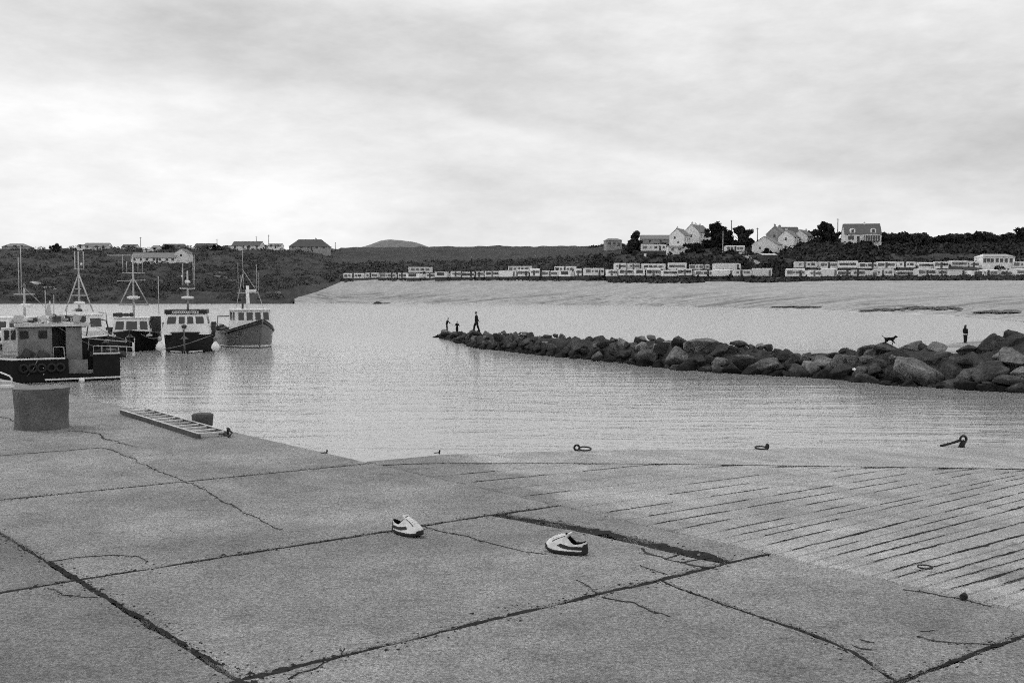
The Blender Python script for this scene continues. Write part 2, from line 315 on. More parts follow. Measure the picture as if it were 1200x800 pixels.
# ------------------------------------------------------------------ land: beach, hillside, far hill
# per picture column: waterline row, then (row, distance) of beach top, terrace, mid slope, skyline
LAND = [(-500, 356, (352, 372), (342, 385), (316, 440), (291, 545)), (0, 356, (352, 372), (342, 385), (316, 440), (292, 545)), (120, 356, (352, 371), (341, 385), (311, 455), (292, 545)),
        (180, 356, (352, 371), (341, 385), (308.5, 462), (291.5, 545)), (230, 356, (352, 371), (341, 385), (313, 445), (291.5, 535)), (300, 356, (352, 371), (340, 386), (313, 440), (292.5, 520)),
        (345, 356, (350.5, 373), (339, 388), (313, 440), (293, 520)), (372, 355.7, (342, 386), (334, 400), (312, 448), (293, 535)), (400, 355.5, (330, 408), (327, 418), (309, 470), (290.5, 620)),
        (440, 355.6, (327.5, 406), (325.5, 425), (308, 480), (289.5, 650)), (600, 357, (327.5, 385), (324, 400), (305, 470), (288.7, 650)), (700, 358, (329, 366), (323, 382), (300, 430), (288, 560)),
        (760, 359, (330, 350), (322, 375), (296.5, 420), (288, 470)), (850, 361, (330, 338), (322, 362), (297, 405), (287, 440)), (900, 362.5, (330, 332), (322, 358), (306, 380), (287, 430)),
        (960, 364, (328, 325), (317, 350), (301, 378), (281, 430)), (1010, 366, (328, 322), (315, 350), (300, 375), (283.5, 405)), (1050, 367, (328, 321), (315, 350), (299, 375), (284, 430)),
        (1120, 370, (328, 320), (315, 348), (299, 373), (283, 430)), (1200, 377, (328, 318), (315, 346), (298, 372), (280, 430)), (1320, 398, (328, 316), (315, 344), (297, 370), (277, 430)),
        (1420, 420, (328, 314), (315, 342), (297, 370), (277, 430)), (1700, 470, (328, 314), (315, 342), (297, 370), (277, 430))]
def land_at(px):
    K = [k[0] for k in LAND]; f = lambda g: float(np.interp(px, K, [g(k) for k in LAND]))
    w = f(lambda k: k[1]); dw = ZC*F/(w-340)
    pts = [(dw-18, -1.6), (dw, 0.0)]
    for i in (2, 3, 4, 5):
        y = f(lambda k: k[i][0]); d = f(lambda k: k[i][1]); pts.append((d, at(px, y, d).z))
    d, z = pts[-1]; pts += [(d+50, z-1.0), (d+250, z-22)]
    return pts
def land_z(X, Y):
    px = 600+F*X/Y*1.0013; p = land_at(px); return float(np.interp(Y, [a for a, b in p], [b for a, b in p]))
def on_land(px, py):
    p = land_at(px); xs = [a for a, b in p]; zs = [b for a, b in p]; d = xs[0]
    while d < xs[5]:
        if at(px, py, d).z <= np.interp(d, xs, zs): break
        d += .5
    return at(px, py, d)
def build_land():
    cols = np.arange(-500, 1701, 5.0)
    # beach
    V = []; nb = 44; sel = [c for c in cols if c >= 345]
    for c in sel:
        p = land_at(c); d0, d1 = p[0][0], p[2][0]+6
        for j in range(nb):
            d = d0+(d1-d0)*(j/(nb-1)); z = np.interp(d, [a for a, b in p], [b for a, b in p])
            if j > 3: z += 0.10*fnoise(c*0.05, d*0.08)+0.05*fnoise(c*.3, d*.3)
            if d > p[2][0]: z -= 0.4*(d-p[2][0])/6
            x = at(c, 340, d).x; V.append((x, d, z))
    n = len(sel); Fq = [(i*nb+j, (i+1)*nb+j, (i+1)*nb+j+1, i*nb+j+1) for i in range(n-1) for j in range(nb-1)]
    struct(np_mesh('beach', V, Fq, 'sand', smooth=True))
    # hillside
    V = []; nh = 120
    for c in cols:
        p = land_at(c); d0, d1 = p[2][0], p[-1][0]
        if c < 345: d0 = p[1][0]-4
        xs = [a for a, b in p]; zs = [b for a, b in p]
        for j in range(nh):
            t = j/(nh-1); d = d0+(d1-d0)*(t**1.25)
            d_, z = d, float(np.interp(d, xs, zs))
            x = at(c, 340, d).x; g = min(1, t*14)
            z += g*(1.1*fnoise(x*.055, d*.055, 3)+0.55*fnoise(x*.16, d*.16, 7)+0.35*fnoise(x*.42, d*.42, 9))
            if c < 345 and z < 4: z += 0.6*fnoise(x*.3, d*.3, 12)
            if t == 0: z -= 0.6
            V.append((x, d+1.2*fnoise(x*.1, 5.0, d*.02), z))
    n = len(cols); Fq = [(i*nh+j, (i+1)*nh+j, (i+1)*nh+j+1, i*nh+j+1) for i in range(n-1) for j in range(nh-1)]
    struct(np_mesh('hillside', V, Fq, 'hill', smooth=True))
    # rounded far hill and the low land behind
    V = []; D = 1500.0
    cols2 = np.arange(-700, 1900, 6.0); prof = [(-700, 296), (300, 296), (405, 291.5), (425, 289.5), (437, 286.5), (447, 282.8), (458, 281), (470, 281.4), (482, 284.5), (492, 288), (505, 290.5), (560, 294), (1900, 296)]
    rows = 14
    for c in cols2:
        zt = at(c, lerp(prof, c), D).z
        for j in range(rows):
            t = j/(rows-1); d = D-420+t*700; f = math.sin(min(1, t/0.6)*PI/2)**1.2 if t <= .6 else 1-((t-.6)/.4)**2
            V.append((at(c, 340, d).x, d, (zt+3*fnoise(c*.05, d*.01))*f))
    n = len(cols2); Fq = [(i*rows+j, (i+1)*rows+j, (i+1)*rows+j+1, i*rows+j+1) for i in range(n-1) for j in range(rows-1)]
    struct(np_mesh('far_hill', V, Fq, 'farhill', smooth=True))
    # sand spit behind the breakwater
    far = [(880, 74), (930, 81), (1040, 83.5), (1116, 91), (1160, 99), (1200, 110), (1300, 150), (1500, 200)]; V = []; rows = 26; cs = np.arange(890, 1700, 8.0)
    for c in cs:
        df = lerp(far, c); dn = min(base_depth(c)+1.5, df-6)
        for j in range(rows):
            t = j/(rows-1); d = df+3-(df+3-dn)*t; k = (df-d)
            z = -0.35 if k < -1.5 else (0.5*math.tanh(max(k, 0)/5)+(0.3*max(0, (c-1200)/300)) - (0.12*-k if k < 0 else 0))
            if c < 905: z -= 0.5*(905-c)/15
            V.append((at(c, 340, d).x, d, z+0.05*fnoise(c*.1, d*.3)))
    n = len(cs); Fq = [(i*rows+j, i*rows+j+1, (i+1)*rows+j+1, (i+1)*rows+j) for i in range(n-1) for j in range(rows-1)]
    struct(np_mesh('sand_spit', V, Fq, 'sand', smooth=True))
BASE = [(508, 394.5), (530, 400), (560, 408), (640, 417), (700, 422), (790, 433), (850, 437), (960, 443), (1050, 452), (1200, 461), (1350, 470)]
TOP = [(508, 391), (520, 388), (545, 388), (575, 388), (600, 388.5), (640, 391), (690, 394), (740, 394), (760, 392), (790, 395), (850, 397), (870, 400), (900, 404), (938, 411.5), (960, 414.5), (985, 411), (1010, 405), (1040, 405), (1070, 401), (1100, 402), (1130, 406), (1160, 402), (1180, 394), (1200, 388), (1350, 372)]
def base_depth(px): return ZC*F/(lerp(BASE, px)-340)*0.998
build_land()
# ------------------------------------------------------------------ quay of cast slabs and grooved slipway
def resample(poly, step=0.05, closed=True):
    out = []; k = len(poly)
    for i in range(k if closed else k-1):
        a = Vector(poly[i][:2]); b = Vector(poly[(i+1) % k][:2]); m = max(1, int((b-a).length/step))
        out += [a.lerp(b, j/m) for j in range(m)]
    if not closed: out.append(Vector(poly[-1][:2]))
    return out
def inset(pts, amount):
    k = len(pts); area = sum(pts[i].x*pts[(i+1) % k].y-pts[(i+1) % k].x*pts[i].y for i in range(k)); sg = 1 if area > 0 else -1; out = []
    for i in range(k):
        t = (pts[(i+1) % k]-pts[i-1]); t = t.normalized() if t.length > 0 else Vector((1, 0)); nrm = Vector((-t.y, t.x))*sg
        out.append(pts[i]+nrm*(amount(pts[i]) if callable(amount) else amount))
    return out, sg
def slab(name, poly, parent, m, gap=0.02, T=Q, depth=0.10, jag=0.010, step=0.04, lift=0.0):
    pts = resample(poly, step)
    ring0, sg = inset(pts, lambda p: gap/2+jag*(fnoise(p.x*6, p.y*6)+0.8*fnoise(p.x*17, p.y*17, 4)+.5*fnoise(p.x*41, p.y*41, 4))+0.022*max(0, fnoise(p.x*2.1, p.y*2.1, 9)-0.25))
    ring1, _ = inset(ring0, lambda p: 0.010+0.004*fnoise(p.x*11, p.y*11, 2))
    if sg < 0: ring0.reverse(); ring1.reverse()
    k = len(ring0)
    vs = [T(p.x, p.y, lift) for p in ring1]+[T(p.x, p.y, lift-0.009) for p in ring0]+[T(p.x, p.y, lift-depth) for p in ring0]
    fs = [tuple(range(k))]
    for a in (0, 1):
        for i in range(k): j = (i+1) % k; fs.append((a*k+j, a*k+i, (a+1)*k+i, (a+1)*k+j))
    return MB().add(vs, fs).build(name, m, parent)
CRUMBS = []
def ribbon(name, pts, widths, parent, h, m='moss', T=Q, jag=0.35, step=0.03, rough=0.0):
    """irregular flat strip along a polyline (u, v); widths per point"""
    P = []; W = []
    for i in range(len(pts)-1):
        a = Vector(pts[i]); b = Vector(pts[i+1]); k = max(1, int((b-a).length/step))
        for j in range(k): t = j/k; P.append(a.lerp(b, t)); W.append(widths[i]*(1-t)+widths[i+1]*t)
    P.append(Vector(pts[-1])); W.append(widths[-1]); rows = []
    for i, p in enumerate(P):
        t = P[min(i+1, len(P)-1)]-P[max(i-1, 0)]; t.normalize(); nn = Vector((-t.y, t.x))
        wob = nn*W[i]*0.55*fnoise(p.x*5, p.y*5, 1)+nn*(rough*(.045*fnoise(p.x*2.6, p.y*2.6, 8)+.026*fnoise(p.x*7, p.y*7, 3)+.014*fnoise(p.x*19, p.y*19, 4))+.006*fnoise(p.x*12, p.y*12, 3))
        brk = 1.0 if not rough else max(0.0, min(1.5, .75+1.7*fnoise(p.x*3.5, p.y*3.5, 12)))
        wl = brk*W[i]/2*(1+jag*2*fnoise(p.x*14, p.y*14, 2)+jag*fnoise(p.x*33, p.y*33, 2)); wr = brk*W[i]/2*(1+jag*2*fnoise(p.x*14, p.y*14, 5)+jag*fnoise(p.x*33, p.y*33, 5))
        if name in ('joint_moss', 'crack'):
            for _ in range(2 if name == 'joint_moss' else 1):
                if random.random() < .75: o_ = p+wob+nn*random.gauss(0, .55*W[i]+.012)+t*random.uniform(-.02, .02); CRUMBS.append((T(o_.x, o_.y, 0), random.uniform(.0018, .0055)*(1.7 if random.random() < .12 else 1)))
        c = p+wob; z = h+min(0.004, 0.12*W[i])*fnoise(p.x*20, p.y*20, 6)
        l, r = c+nn*max(wl, .0008), c-nn*max(wr, .0008)
        rows.append([T(l.x, l.y, h-0.002), T(c.x, c.y, z+0.002), T(r.x, r.y, h-0.002)])
    return MB().grid(rows).build(name, m, parent)
SIDE = [(-0.17, 0.0), (-0.40, 1.2), (-0.20, 3.1), (0.38, 6.0), (1.02, 10.3), (1.30, 12.5), (5.2, 45.0), (6.5, 56)]    # free edge of the slip (u, v)
HLINE = [(0.12, 0.0), (0.16, 0.5), (0.80, 2.5), (2.0, 5.3), (3.0, 7.6), (5.6, 13.5), (8.5, 20), (14, 32)]
def side_u(v): return float(np.interp(v, [p[1] for p in SIDE], [p[0] for p in SIDE]))
def h_u(v): return float(np.interp(v, [p[1] for p in HLINE], [p[0] for p in HLINE]))
def build_quay():
    base = MB()
    lo = [Q(-60, 0, -ZQ-3), Q(40, 0, -ZQ-3), Q(40, -40, -ZQ-3), Q(-60, -40, -ZQ-3)]; hi = [Q(-60, -.01, -0.075), Q(40, -.01, -0.075), Q(40, -40, -0.075), Q(-60, -40, -0.075)]
    base.hexa([lo[0], lo[3], lo[2], lo[1]], [hi[0], hi[3], hi[2], hi[1]])
    quay = struct(base.build('quay', 'under'))
    j1 = lambda v: -0.05+0.178*v; j2 = lambda v: float(np.interp(v, [-7.2, -3.43, -.56, 0], [1.75, 2.04, 2.38, 2.49])); j3 = lambda v: float(np.interp(v, [-7.2, -3.4, -1.4, -.3, 0], [3.9, 4.02, 4.22, 4.33, 4.37])); j4 = lambda v: 6.07+0.13*v
    VM = -3.43; c = 'concrete'
    def sl(poly, **k): return slab('slab', poly, quay, 'concrete_old' if min(p[1] for p in poly) < -4 else c, **k)
    sl([(j1(VM), VM), (j1(0), 0), (-7.2, 0), (-7.3, VM)], gap=0.03)
    for a, b_ in ((-7.25, -11.2), (-11.2, -15.5), (-15.5, -20), (-20, -26), (-26, -34)):
        sl([(a, VM), (a, 0), (b_, 0), (b_, VM)]); sl([(a, VM), (b_, VM), (b_, -7.2), (a, -7.2)])
    sl([(j1(VM), VM), (j2(VM), VM), (j2(-.56), -.56), (j2(0), 0), (j1(0), 0)], gap=0.022)
    # narrow coping block along the edge, set off by a wide mossy joint
    sl([(2.42, -.50), (2.9, -.38), (3.3, -.32), (3.8, -.30), (4.34, -.30), (j3(0), 0), (j2(0), 0)], gap=0.02)
    sl([(j2(VM), VM), (j3(VM), VM), (j3(-2.4), -2.4), (j3(-1.4), -1.4), (j3(-.40), -.40), (3.82, -.425), (3.24, -.455), (2.8, -.53), (j2(-.60), -.60)], gap=0.034)
    cr = [(4.28, -.96), (4.47, -1.01), (5.07, -1.09), (5.30, -1.11), (5.58, -1.18), (5.86, -1.35)]
    sl([(j3(0), 0), (j3(-.40), -.40)]+cr+[(j4(-1.35), -1.35), (j4(0), 0)], gap=0.016, jag=0.009)
    sl(cr+[(j4(-1.35), -1.35), (j4(VM), VM), (j3(VM), VM), (j3(-2.4), -2.4), (j3(-1.4), -1.4)], gap=0.016, jag=0.009)
    sl([(j4(VM), VM), (8.6, VM), (8.8, 0), (j4(0), 0)], gap=0.03)
    for a, b_ in ((-7.25, -3.4), (-3.4, -.8)): sl([(a, VM), (b_, VM), (b_-.1, -7.2), (a-.1, -7.2)])
    sl([(-.8, VM), (j2(VM), VM), (j2(-7.2), -7.2), (-.9, -7.2)], gap=0.03); sl([(j2(VM), VM), (j3(VM), VM), (j3(-7.2), -7.2), (j2(-7.2), -7.2)], gap=0.024)
    sl([(j3(VM), VM), (j4(VM), VM), (5.8, -7.2), (j3(-7.2), -7.2)]); sl([(j4(VM), VM), (8.6, VM), (8.6, -7.2), (5.8, -7.2)])
    for a, b_ in ((8.7, 13), (13, 18), (18, 24), (24, 30)): sl([(a, VM), (b_, VM), (b_, 0), (a, 0)]); sl([(a, -7.2), (b_, -7.2), (b_, VM), (a, VM)])
    for a, b_ in ((-34, -20), (-20, -8), (-8, 4), (4, 16), (16, 30)): sl([(a, -20), (b_, -20), (b_, -7.2), (a, -7.2)], step=0.3)
    # moss in the joints, just below the slab tops
    def moss(pts, w, h=-0.002): ribbon('joint_moss', pts, [q*.85 for q in w], quay, h, jag=.7, step=.018, rough=.18)
    moss([(j1(v), v) for v in (0, -1, -2, VM)], [.05, .05, .06, .05]); moss([(j2(v), v) for v in (.0, -.56, -1.5, -2.5, VM, -3.9, -6)], [.02, .035, .045, .05, .075, .04, .05])
    moss([(2.38, -.56), (2.8, -.46), (3.24, -.39), (3.8, -.365), (4.34, -.345)], [.08, .15, .16, .14, .12]); moss([(j3(v), v) for v in (0, -.3, -.8, -1.4, -2, -2.6, VM, -4)], [.05, .08, .085, .075, .085, .07, .12, .05])
    moss([(-2, VM-.02), (-.6, VM), (.7, -3.48), (1.6, VM), (2.1, VM), (3, -3.41), (4.0, -3.40), (5.4, -3.4)], [.03, .035, .04, .045, .075, .04, .06, .03]); moss([(j4(v), v) for v in (0, -.5, -1.35, -2)], [.03, .045, .05, .03]); moss(cr, [.02, .02, .022, .03, .05, .06])
    # cracks across the slabs: thin, filled with dark dirt
    def crack(pix, w, name='crack', m='crackdirt', T=Q, f=quv): 
        return ribbon(name, [f(*p) for p in pix], [q*.42 for q in w], quay, 0.004, m, T, jag=0.6, step=.018, rough=.9 if name == 'crack' else .3)
    crack([(78, 504.5), (95, 505), (115, 509), (127, 515), (150, 520), (160, 524)], [.018, .03, .03, .04, .02, .006])
    crack([(0, 534), (40, 531), (90, 527), (120, 524.5), (140, 531), (150, 535), (160, 539)], [.014, .014, .016, .018, .03, .02, .03])
    crack([(0, 488), (10, 491), (20, 496)], [.02, .02, .02]); crack([(160, 540), (185, 551), (205, 559), (235, 573), (250, 579)], [.006, .01, .01, .012, .02])
    crack([(247, 577), (260, 588), (278, 594), (290, 603), (310, 612), (330, 621)], [.02, .028, .022, .018, .012, .008])
    crack([(490, 615), (540, 627), (560, 633), (600, 643), (640, 649)], [.005, .010, .012, .010, .006]); crack([(60, 658), (100, 653), (130, 650), (160, 652), (178, 657)], [.006, .010, .008, .008, .004])
    crack([(55, 690), (70, 697), (95, 699), (115, 700)], [.005, .009, .009, .005])
    # broken corner by the wide joint
    crack([(754, 642), (764, 648), (778, 654), (800, 660), (824, 665), (842, 667)], [.03, .06, .045, .045, .06, .05]); crack([(780, 654), (790, 651), (800, 648.5)], [.02, .03, .02]); crack([(800, 660), (820, 656), (836, 653)], [.02, .03, .02])
    crack([(748, 663), (765, 668), (780, 673)], [.005, .008, .004]); crack([(700, 697), (690, 688), (672, 680)], [.02, .012, .004]); crack([(705, 700), (735, 707), (760, 717), (785, 723)], [.03, .025, .02, .006])
    crack([(340, 797), (380, 779), (400, 768), (405, 760)], [.008, .016, .02, .03])
    crack([(1060, 690), (1085, 695), (1130, 704), (1160, 712)], [.008, .014, .018, .008]); crack([(1080, 746), (1120, 754), (1170, 755)], [.005, .010, .006])
    for a in ((1008, 749, 1025, 753, .022), (1000, 756, 1022, 761, .02), (1078, 740, 1095, 739, .012), (40, 638, 52, 637, .02), (33, 733, 50, 732, .02), (1188, 763, 1199, 762, .024), (720, 652, 727, 653, .012), (905, 634, 915, 632, .008), (590, 640, 605, 645, .010))[:3]:
        crack([(a[0], a[1]), ((a[0]+a[2])/2, (a[1]+a[3])/2+.6), (a[2], a[3])], [.004, a[4], .004], 'pit')
    # ---------------- slipway
    vb = [(side_u(v)+.02, v) for v in (0.02, 1.2, 3.1, 6, 10.3, 12.5, 45, 56)]; right = 16
    b = MB(); n = len(vb); top = [S(u, v, -0.06) for u, v in vb]+[S(right, v, -0.06) for u, v in vb]; low = [Vector((p.x, p.y, -4.5)) for p in top]
    fs = [(i, i+n, i+n+1, i+1) for i in range(n-1)]+[(2*n+i, i, i+1, 2*n+i+1) for i in range(n-1)]+[(n+i, 3*n+i, 3*n+i+1, n+i+1) for i in range(n-1)]
    slipway = struct(b.add(top+low, fs).build('slipway', 'under'))
    vv = [0.0, .5, 1.2, 2, 3.1, 4.2, 5.3, 6, 7.6, 9, 10.3, 12.5, 16, 20, 26]
    # plain kerb strip along the free edge
    segs = [0.0, 3.1, 7.6, 12.5, 20, 30]
    for a, z in zip(segs[:-1], segs[1:]):
        vs = [a]+[v for v in vv if a < v < z]+[z]
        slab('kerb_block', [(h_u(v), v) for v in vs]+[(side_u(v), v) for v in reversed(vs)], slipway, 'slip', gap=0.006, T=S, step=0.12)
    us = [.45, .9, 1.3, 1.7, 2.05, 2.35, 2.62, 2.88, 3.15, 3.36, 3.57, 3.78, 3.93, 4.05, 4.22, 4.4, 4.52, 4.64, 4.76, 4.87, 5.04, 5.14, 5.23, 5.34, 5.45, 5.56, 5.68, 5.80, 5.92, 6.06, 6.2, 6.35, 6.5, 6.65, 6.8, 7.0, 7.2, 7.45, 7.7, 8.0, 8.3, 8.7, 9.1, 9.6, 10.1, 10.7, 11.4, 12.2, 13.2, 14.4, 16]
    gu = lambda u0, v: u0-v*0.10*max(0.0, min(1.0, (5.5-u0)/1.2))
    strong = {4.4, 4.64, 4.87, 5.04, 5.23, 5.45, 5.68, 5.92, 6.2, 6.5}
    gl = [0.0, .3, .6, 1, 1.5, 2, 2.6, 3.2, 4, 5, 6, 7, 8, 9, 10, 12, 14, 17, 20, 24]
    prev = None
    for u0, u1 in zip([h_u(0)]+us[:-1], us):
        Lf = lambda v: max(gu(u0, v), h_u(v)); Rt = lambda v: max(gu(u1, v), h_u(v))
        vs = [v for v in gl if Rt(v)-h_u(v) > 0.03]
        if len(vs) < 2: continue
        poly = [(Lf(v), v) for v in vs]
        if len(vs) < len(gl):
            va, vz = vs[-1], gl[len(vs)]
            for _ in range(20):
                vm = (va+vz)/2
                if Rt(vm)-h_u(vm) > 0.01: va = vm
                else: vz = vm
            poly.append((h_u(va), va))
        poly += [(Rt(v), v) for v in reversed(vs)]
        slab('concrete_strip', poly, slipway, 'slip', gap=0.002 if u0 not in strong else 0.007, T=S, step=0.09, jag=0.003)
        w = 0.020 if u0 in strong else (0.0045 if u0 < 3 else 0.008)
        # dirt packed in the groove, in broken lengths
        v = 0.05+random.random()*.5
        vend = vs[-1]
        while v < vend:
            ln = (random.uniform(1.5, 5) if u0 in strong else random.uniform(.4, 1.6)); z = min(v+ln, vend)
            if z-v > .2 and (u0 > 3 or random.random() < .8):
                ps = [(gu(u0, v+(z-v)*t), v+(z-v)*t) for t in (0, .25, .5, .75, 1)]
                ps = [p for p in ps if p[0] > h_u(p[1])+.02]
                if len(ps) == 5: ribbon('groove_dirt', ps, [.006, w*random.uniform(.6, 1), w, w*random.uniform(.6, 1), .006], slipway, 0.003, T=S, jag=.6, step=0.04, rough=.22)
            v = z+(random.uniform(.05, .6) if u0 in strong else random.uniform(.3, 2.2) if u0 < 3 else random.uniform(.3, 2.0))
    ribbon('joint_moss', [(h_u(v), v) for v in vv if v < 14], [.02]+[.018]*(len([v for v in vv if v < 14])-1), slipway, 0.003, T=S)
    # rest of the slip down into the water
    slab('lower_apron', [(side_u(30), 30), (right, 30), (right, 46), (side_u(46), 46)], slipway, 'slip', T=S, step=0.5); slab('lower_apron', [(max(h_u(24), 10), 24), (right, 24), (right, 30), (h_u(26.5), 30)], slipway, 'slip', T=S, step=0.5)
    return quay, slipway
quay, slipway = build_quay()
# ------------------------------------------------------------------ things on the quay
def build_quay_things():
    p = onz(49.5, 505, ZQ); p.z = ZC+(p.z-ZC); f = (p.y+.29)/p.y; b = thing('concrete_bollard', 'squat concrete mooring bollard standing on the quay at the far left', 'bollard', (p.x*f, p.y*f, ZQ))
    rows = []; n = 40
    for r, z in ((.305, -.01), (.303, .02), (.298, .06), (.297, .12), (.298, .18), (.300, .24), (.303, .30), (.306, .36), (.311, .42), (.315, .46), (.312, .485)):
        rows.append([Vector((r*math.cos(2*PI*j/n)*(1+.035*fnoise(math.cos(2*PI*j/n)*3, z*7, 2*math.sin(2*PI*j/n))+.018*fnoise(math.cos(2*PI*j/n)*9, z*22, 9*math.sin(2*PI*j/n))), r*.95*math.sin(2*PI*j/n)*(1+.035*fnoise(math.cos(2*PI*j/n)*3, z*7, 2*math.sin(2*PI*j/n)+5)), z+.012*fnoise(j*.35, r*9)*(z > .4))) for j in range(n)])
    MB().grid(rows, True).build('body', 'bollard', b, True)
    cap = [[Vector((.318*q*math.cos(2*PI*j/n), .302*q*math.sin(2*PI*j/n), .4855+.022*(1-q*q)+.003*fnoise(j*.7, q*4))) for j in range(n)] for q in (1, .8, .5, .02)]
    MB().grid(cap, True).build('top', mat('bollard_lit_top', 0.17, 0.9, 0.3, 6, bump=.6, bscale=50, fine=.35), b, True)  # lighter copy of the bollard concrete, light on the top put into colour
    p = onz(234.5, 499, ZQ); s = thing('mooring_stub', 'low dark mooring stub at the quay edge behind the ladder', 'bollard', (p.x, p.y+.1, ZQ))
    MB().lathe([(.118, -.01), (.12, .03), (.125, .09), (.132, .125), (.12, .135)], n=20).build('post', 'dark_bollard', s, True)
    MB().lathe([(.12, .1352), (.105, .142), (.03, .145)], n=20).build('cap', 'dark_bollard', s, True)
    # ladder
    a0 = Q(-5.45, -.36); a1 = Q(-2.62, -.56); d = (a1-a0); Lh = d.length; lad = thing('ladder', 'weathered wooden ladder lying flat along the quay edge', 'ladder', a0, math.atan2(d.y, d.x))
    W = .33
    for y in (0, W): MB().box((Lh/2, y, .03), (Lh, .030, .052)).build('rail', 'wood_side', lad); MB().box((Lh/2, y, .0585), (Lh-.01, .028, .004)).build('rail_edge', 'wood_top', lad.children[-1] if False else lad)
    for i in range(11):
        x = .12+i*(Lh-.2)/10; MB().box((x, W/2, .044), (.042, W-.034, .018), Matrix.Rotation(R(random.uniform(-6, 6)), 3, 'Y')).build('rung', 'wood_top', lad)
    kn = MB().tube([(Lh+.0, W, .03), (Lh+.06, W-.03, .09), (Lh+.08, W+.02, .05), (Lh+.11, W-.02, .03), (Lh+.14, W-.05, .012)], .011); kn.tube([(Lh-.02, W+.03, .07), (Lh+.03, W, .09), (Lh+.05, W-.03, .10)], .011); kn.build('rope_end', 'iron', lad, True)
    # rings along the free edge of the slip
    def ring_thing(px, py, rad, label, yaw, up=False, f=suv, T=S):
        u, v = f(px, py); t = thing('mooring_ring', label, 'mooring ring', T(u, v), yaw, 'mooring rings on the slipway')
        return t
    def torus(t, rad, thick, c, M, name='ring'):
        rad *= .85; thick *= .85; c = Vector(c)*.85
        pts = [M @ Vector((rad*math.cos(a), rad*math.sin(a), 0))+Vector(c) for a in [2*PI*i/20 for i in range(20)]]
        MB().tube(pts, thick, 6, closed=True).build(name, 'iron', t, True)
    t = ring_thing(676, 528, .1, 'iron ring folded to the right of its eye at the slipway edge', 0)
    torus(t, .035, .014, (0, 0, .045), Matrix.Rotation(PI/2, 3, 'X'), 'eye'); torus(t, .085, .011, (.11, 0, .03), Matrix.Rotation(R(8), 3, 'X'))
    t = ring_thing(899, 526.5, .1, 'iron ring folded to the left of its eye at the slipway edge', 0)
    torus(t, .035, .018, (0, 0, .045), Matrix.Rotation(PI/2, 3, 'X') @ Matrix.Rotation(.9, 3, 'Y'), 'eye'); torus(t, .085, .013, (-.10, 0, .03), Matrix.Rotation(R(6), 3, 'X'))
    u, v = suv(1128, 524); t = thing('mooring_eye', 'tall iron eye with a bar hooked through it on the slipway edge', 'mooring ring', S(u, v), 0)
    torus(t, .055, .022, (.01, 0, .15), Matrix.Rotation(PI/2, 3, 'X'), 'eye'); MB().tube([(-.02, 0, -.02), (-.005, 0, .05), (.035, 0, .10)], [.05, .04, .03]).build('shank', 'iron', t, True); MB().tube([(-.36, -.05, .03), (-.2, -.03, .065), (-.03, 0, .11)], [.022, .02, .024]).build('bar', 'iron', t, True)
    u, v = suv(1084, 668); t = thing('loose_ring', 'thin iron ring lying flat on the grooved slipway', 'ring', S(u, v, .022), .3); torus(t, .05, .0055, (0, 0, 0), Matrix.Identity(3))
    for px, py, lab in ((515, 531, 'small rusted stub bolt on the slipway corner'), (383, 531, 'small rusted stub bolt on the quay edge')):
        u, v = suv(px, py) if px > 450 else quv(px, py); p = S(u, v)
        t = thing('stub_bolt', lab, 'bolt', p); t.scale = (.6, .6, .7); MB().tube([(0, 0, -.01), (0, 0, .03), (.01, 0, .05)], [.014, .012, .018]).build('bolt', 'iron', t); MB().tube([(-.1, 0, .004), (-.04, 0, .012), (0, 0, .012)], [.006, .008, .01]).build('plate', 'iron', t)
    p = onz(1130, 703, ZQ); o = boulder_mesh(9, 'stone'); o = link('stone', o); o.location = (p.x, p.y, ZQ+.012); o.scale = (.034, .028, .030); tag(o, 'small dark stone lying in the joint where quay meets slipway', 'stone')
    # white handrail hoop at the left
    p = onz(9, 454, ZQ); t = thing('handrail_hoop', 'white tubular handhold hoop at the quay edge on the far left', 'handrail', (p.x, p.y, ZQ))
    MB().tube([(.07, 0, 0), (.07, 0, .16), (.03, 0, .2), (-.12, 0, .26)], .014).build('hoop', 'white', t, True); MB().tube([(-.12, .0, .11), (.07, 0, .11)], .012).build('bar', 'white', t, True); MB().box((-.02, 0, .02), (.22, .10, .05)).build('base', 'white', t)
# ------------------------------------------------------------------ boulders
def boulder_mesh(seed, m, sub=3):
    rs = random.Random(seed*31+5); bm = bmesh.new()
    for _ in range(rs.randint(11, 15)):            # broken stone: hull of a few corners, then roughened faces
        d = Vector((rs.gauss(0, 1), rs.gauss(0, 1), rs.gauss(0, 1))).normalized(); bm.verts.new(d*rs.uniform(.86, 1.12))
    r = bmesh.ops.convex_hull(bm, input=bm.verts[:]); bmesh.ops.delete(bm, geom=[g for g in r['geom_interior'] if isinstance(g, bmesh.types.BMVert)], context='VERTS')
    bmesh.ops.bevel(bm, geom=bm.edges[:], offset=.07, segments=1, affect='EDGES', clamp_overlap=True); bmesh.ops.triangulate(bm, faces=bm.faces[:])
    long = [e for e in bm.edges if e.calc_length() > .3]; bmesh.ops.subdivide_edges(bm, edges=long, cuts=2, use_grid_fill=True); bmesh.ops.triangulate(bm, faces=bm.faces[:])
    for v in bm.verts:
        p = v.co; v.co = p+p.normalized()*(.07*noise.noise(p*2.0+Vector((seed, 0, 0)))+.05*noise.noise(p*5+Vector((0, seed, 0)))+.03*noise.noise(p*13))
    me = bpy.data.meshes.new('boulder'); bm.to_mesh(me); bm.free(); me.materials.append(MT[m]); return me
ROCKS = [boulder_mesh(i, 'rock') for i in range(18)]
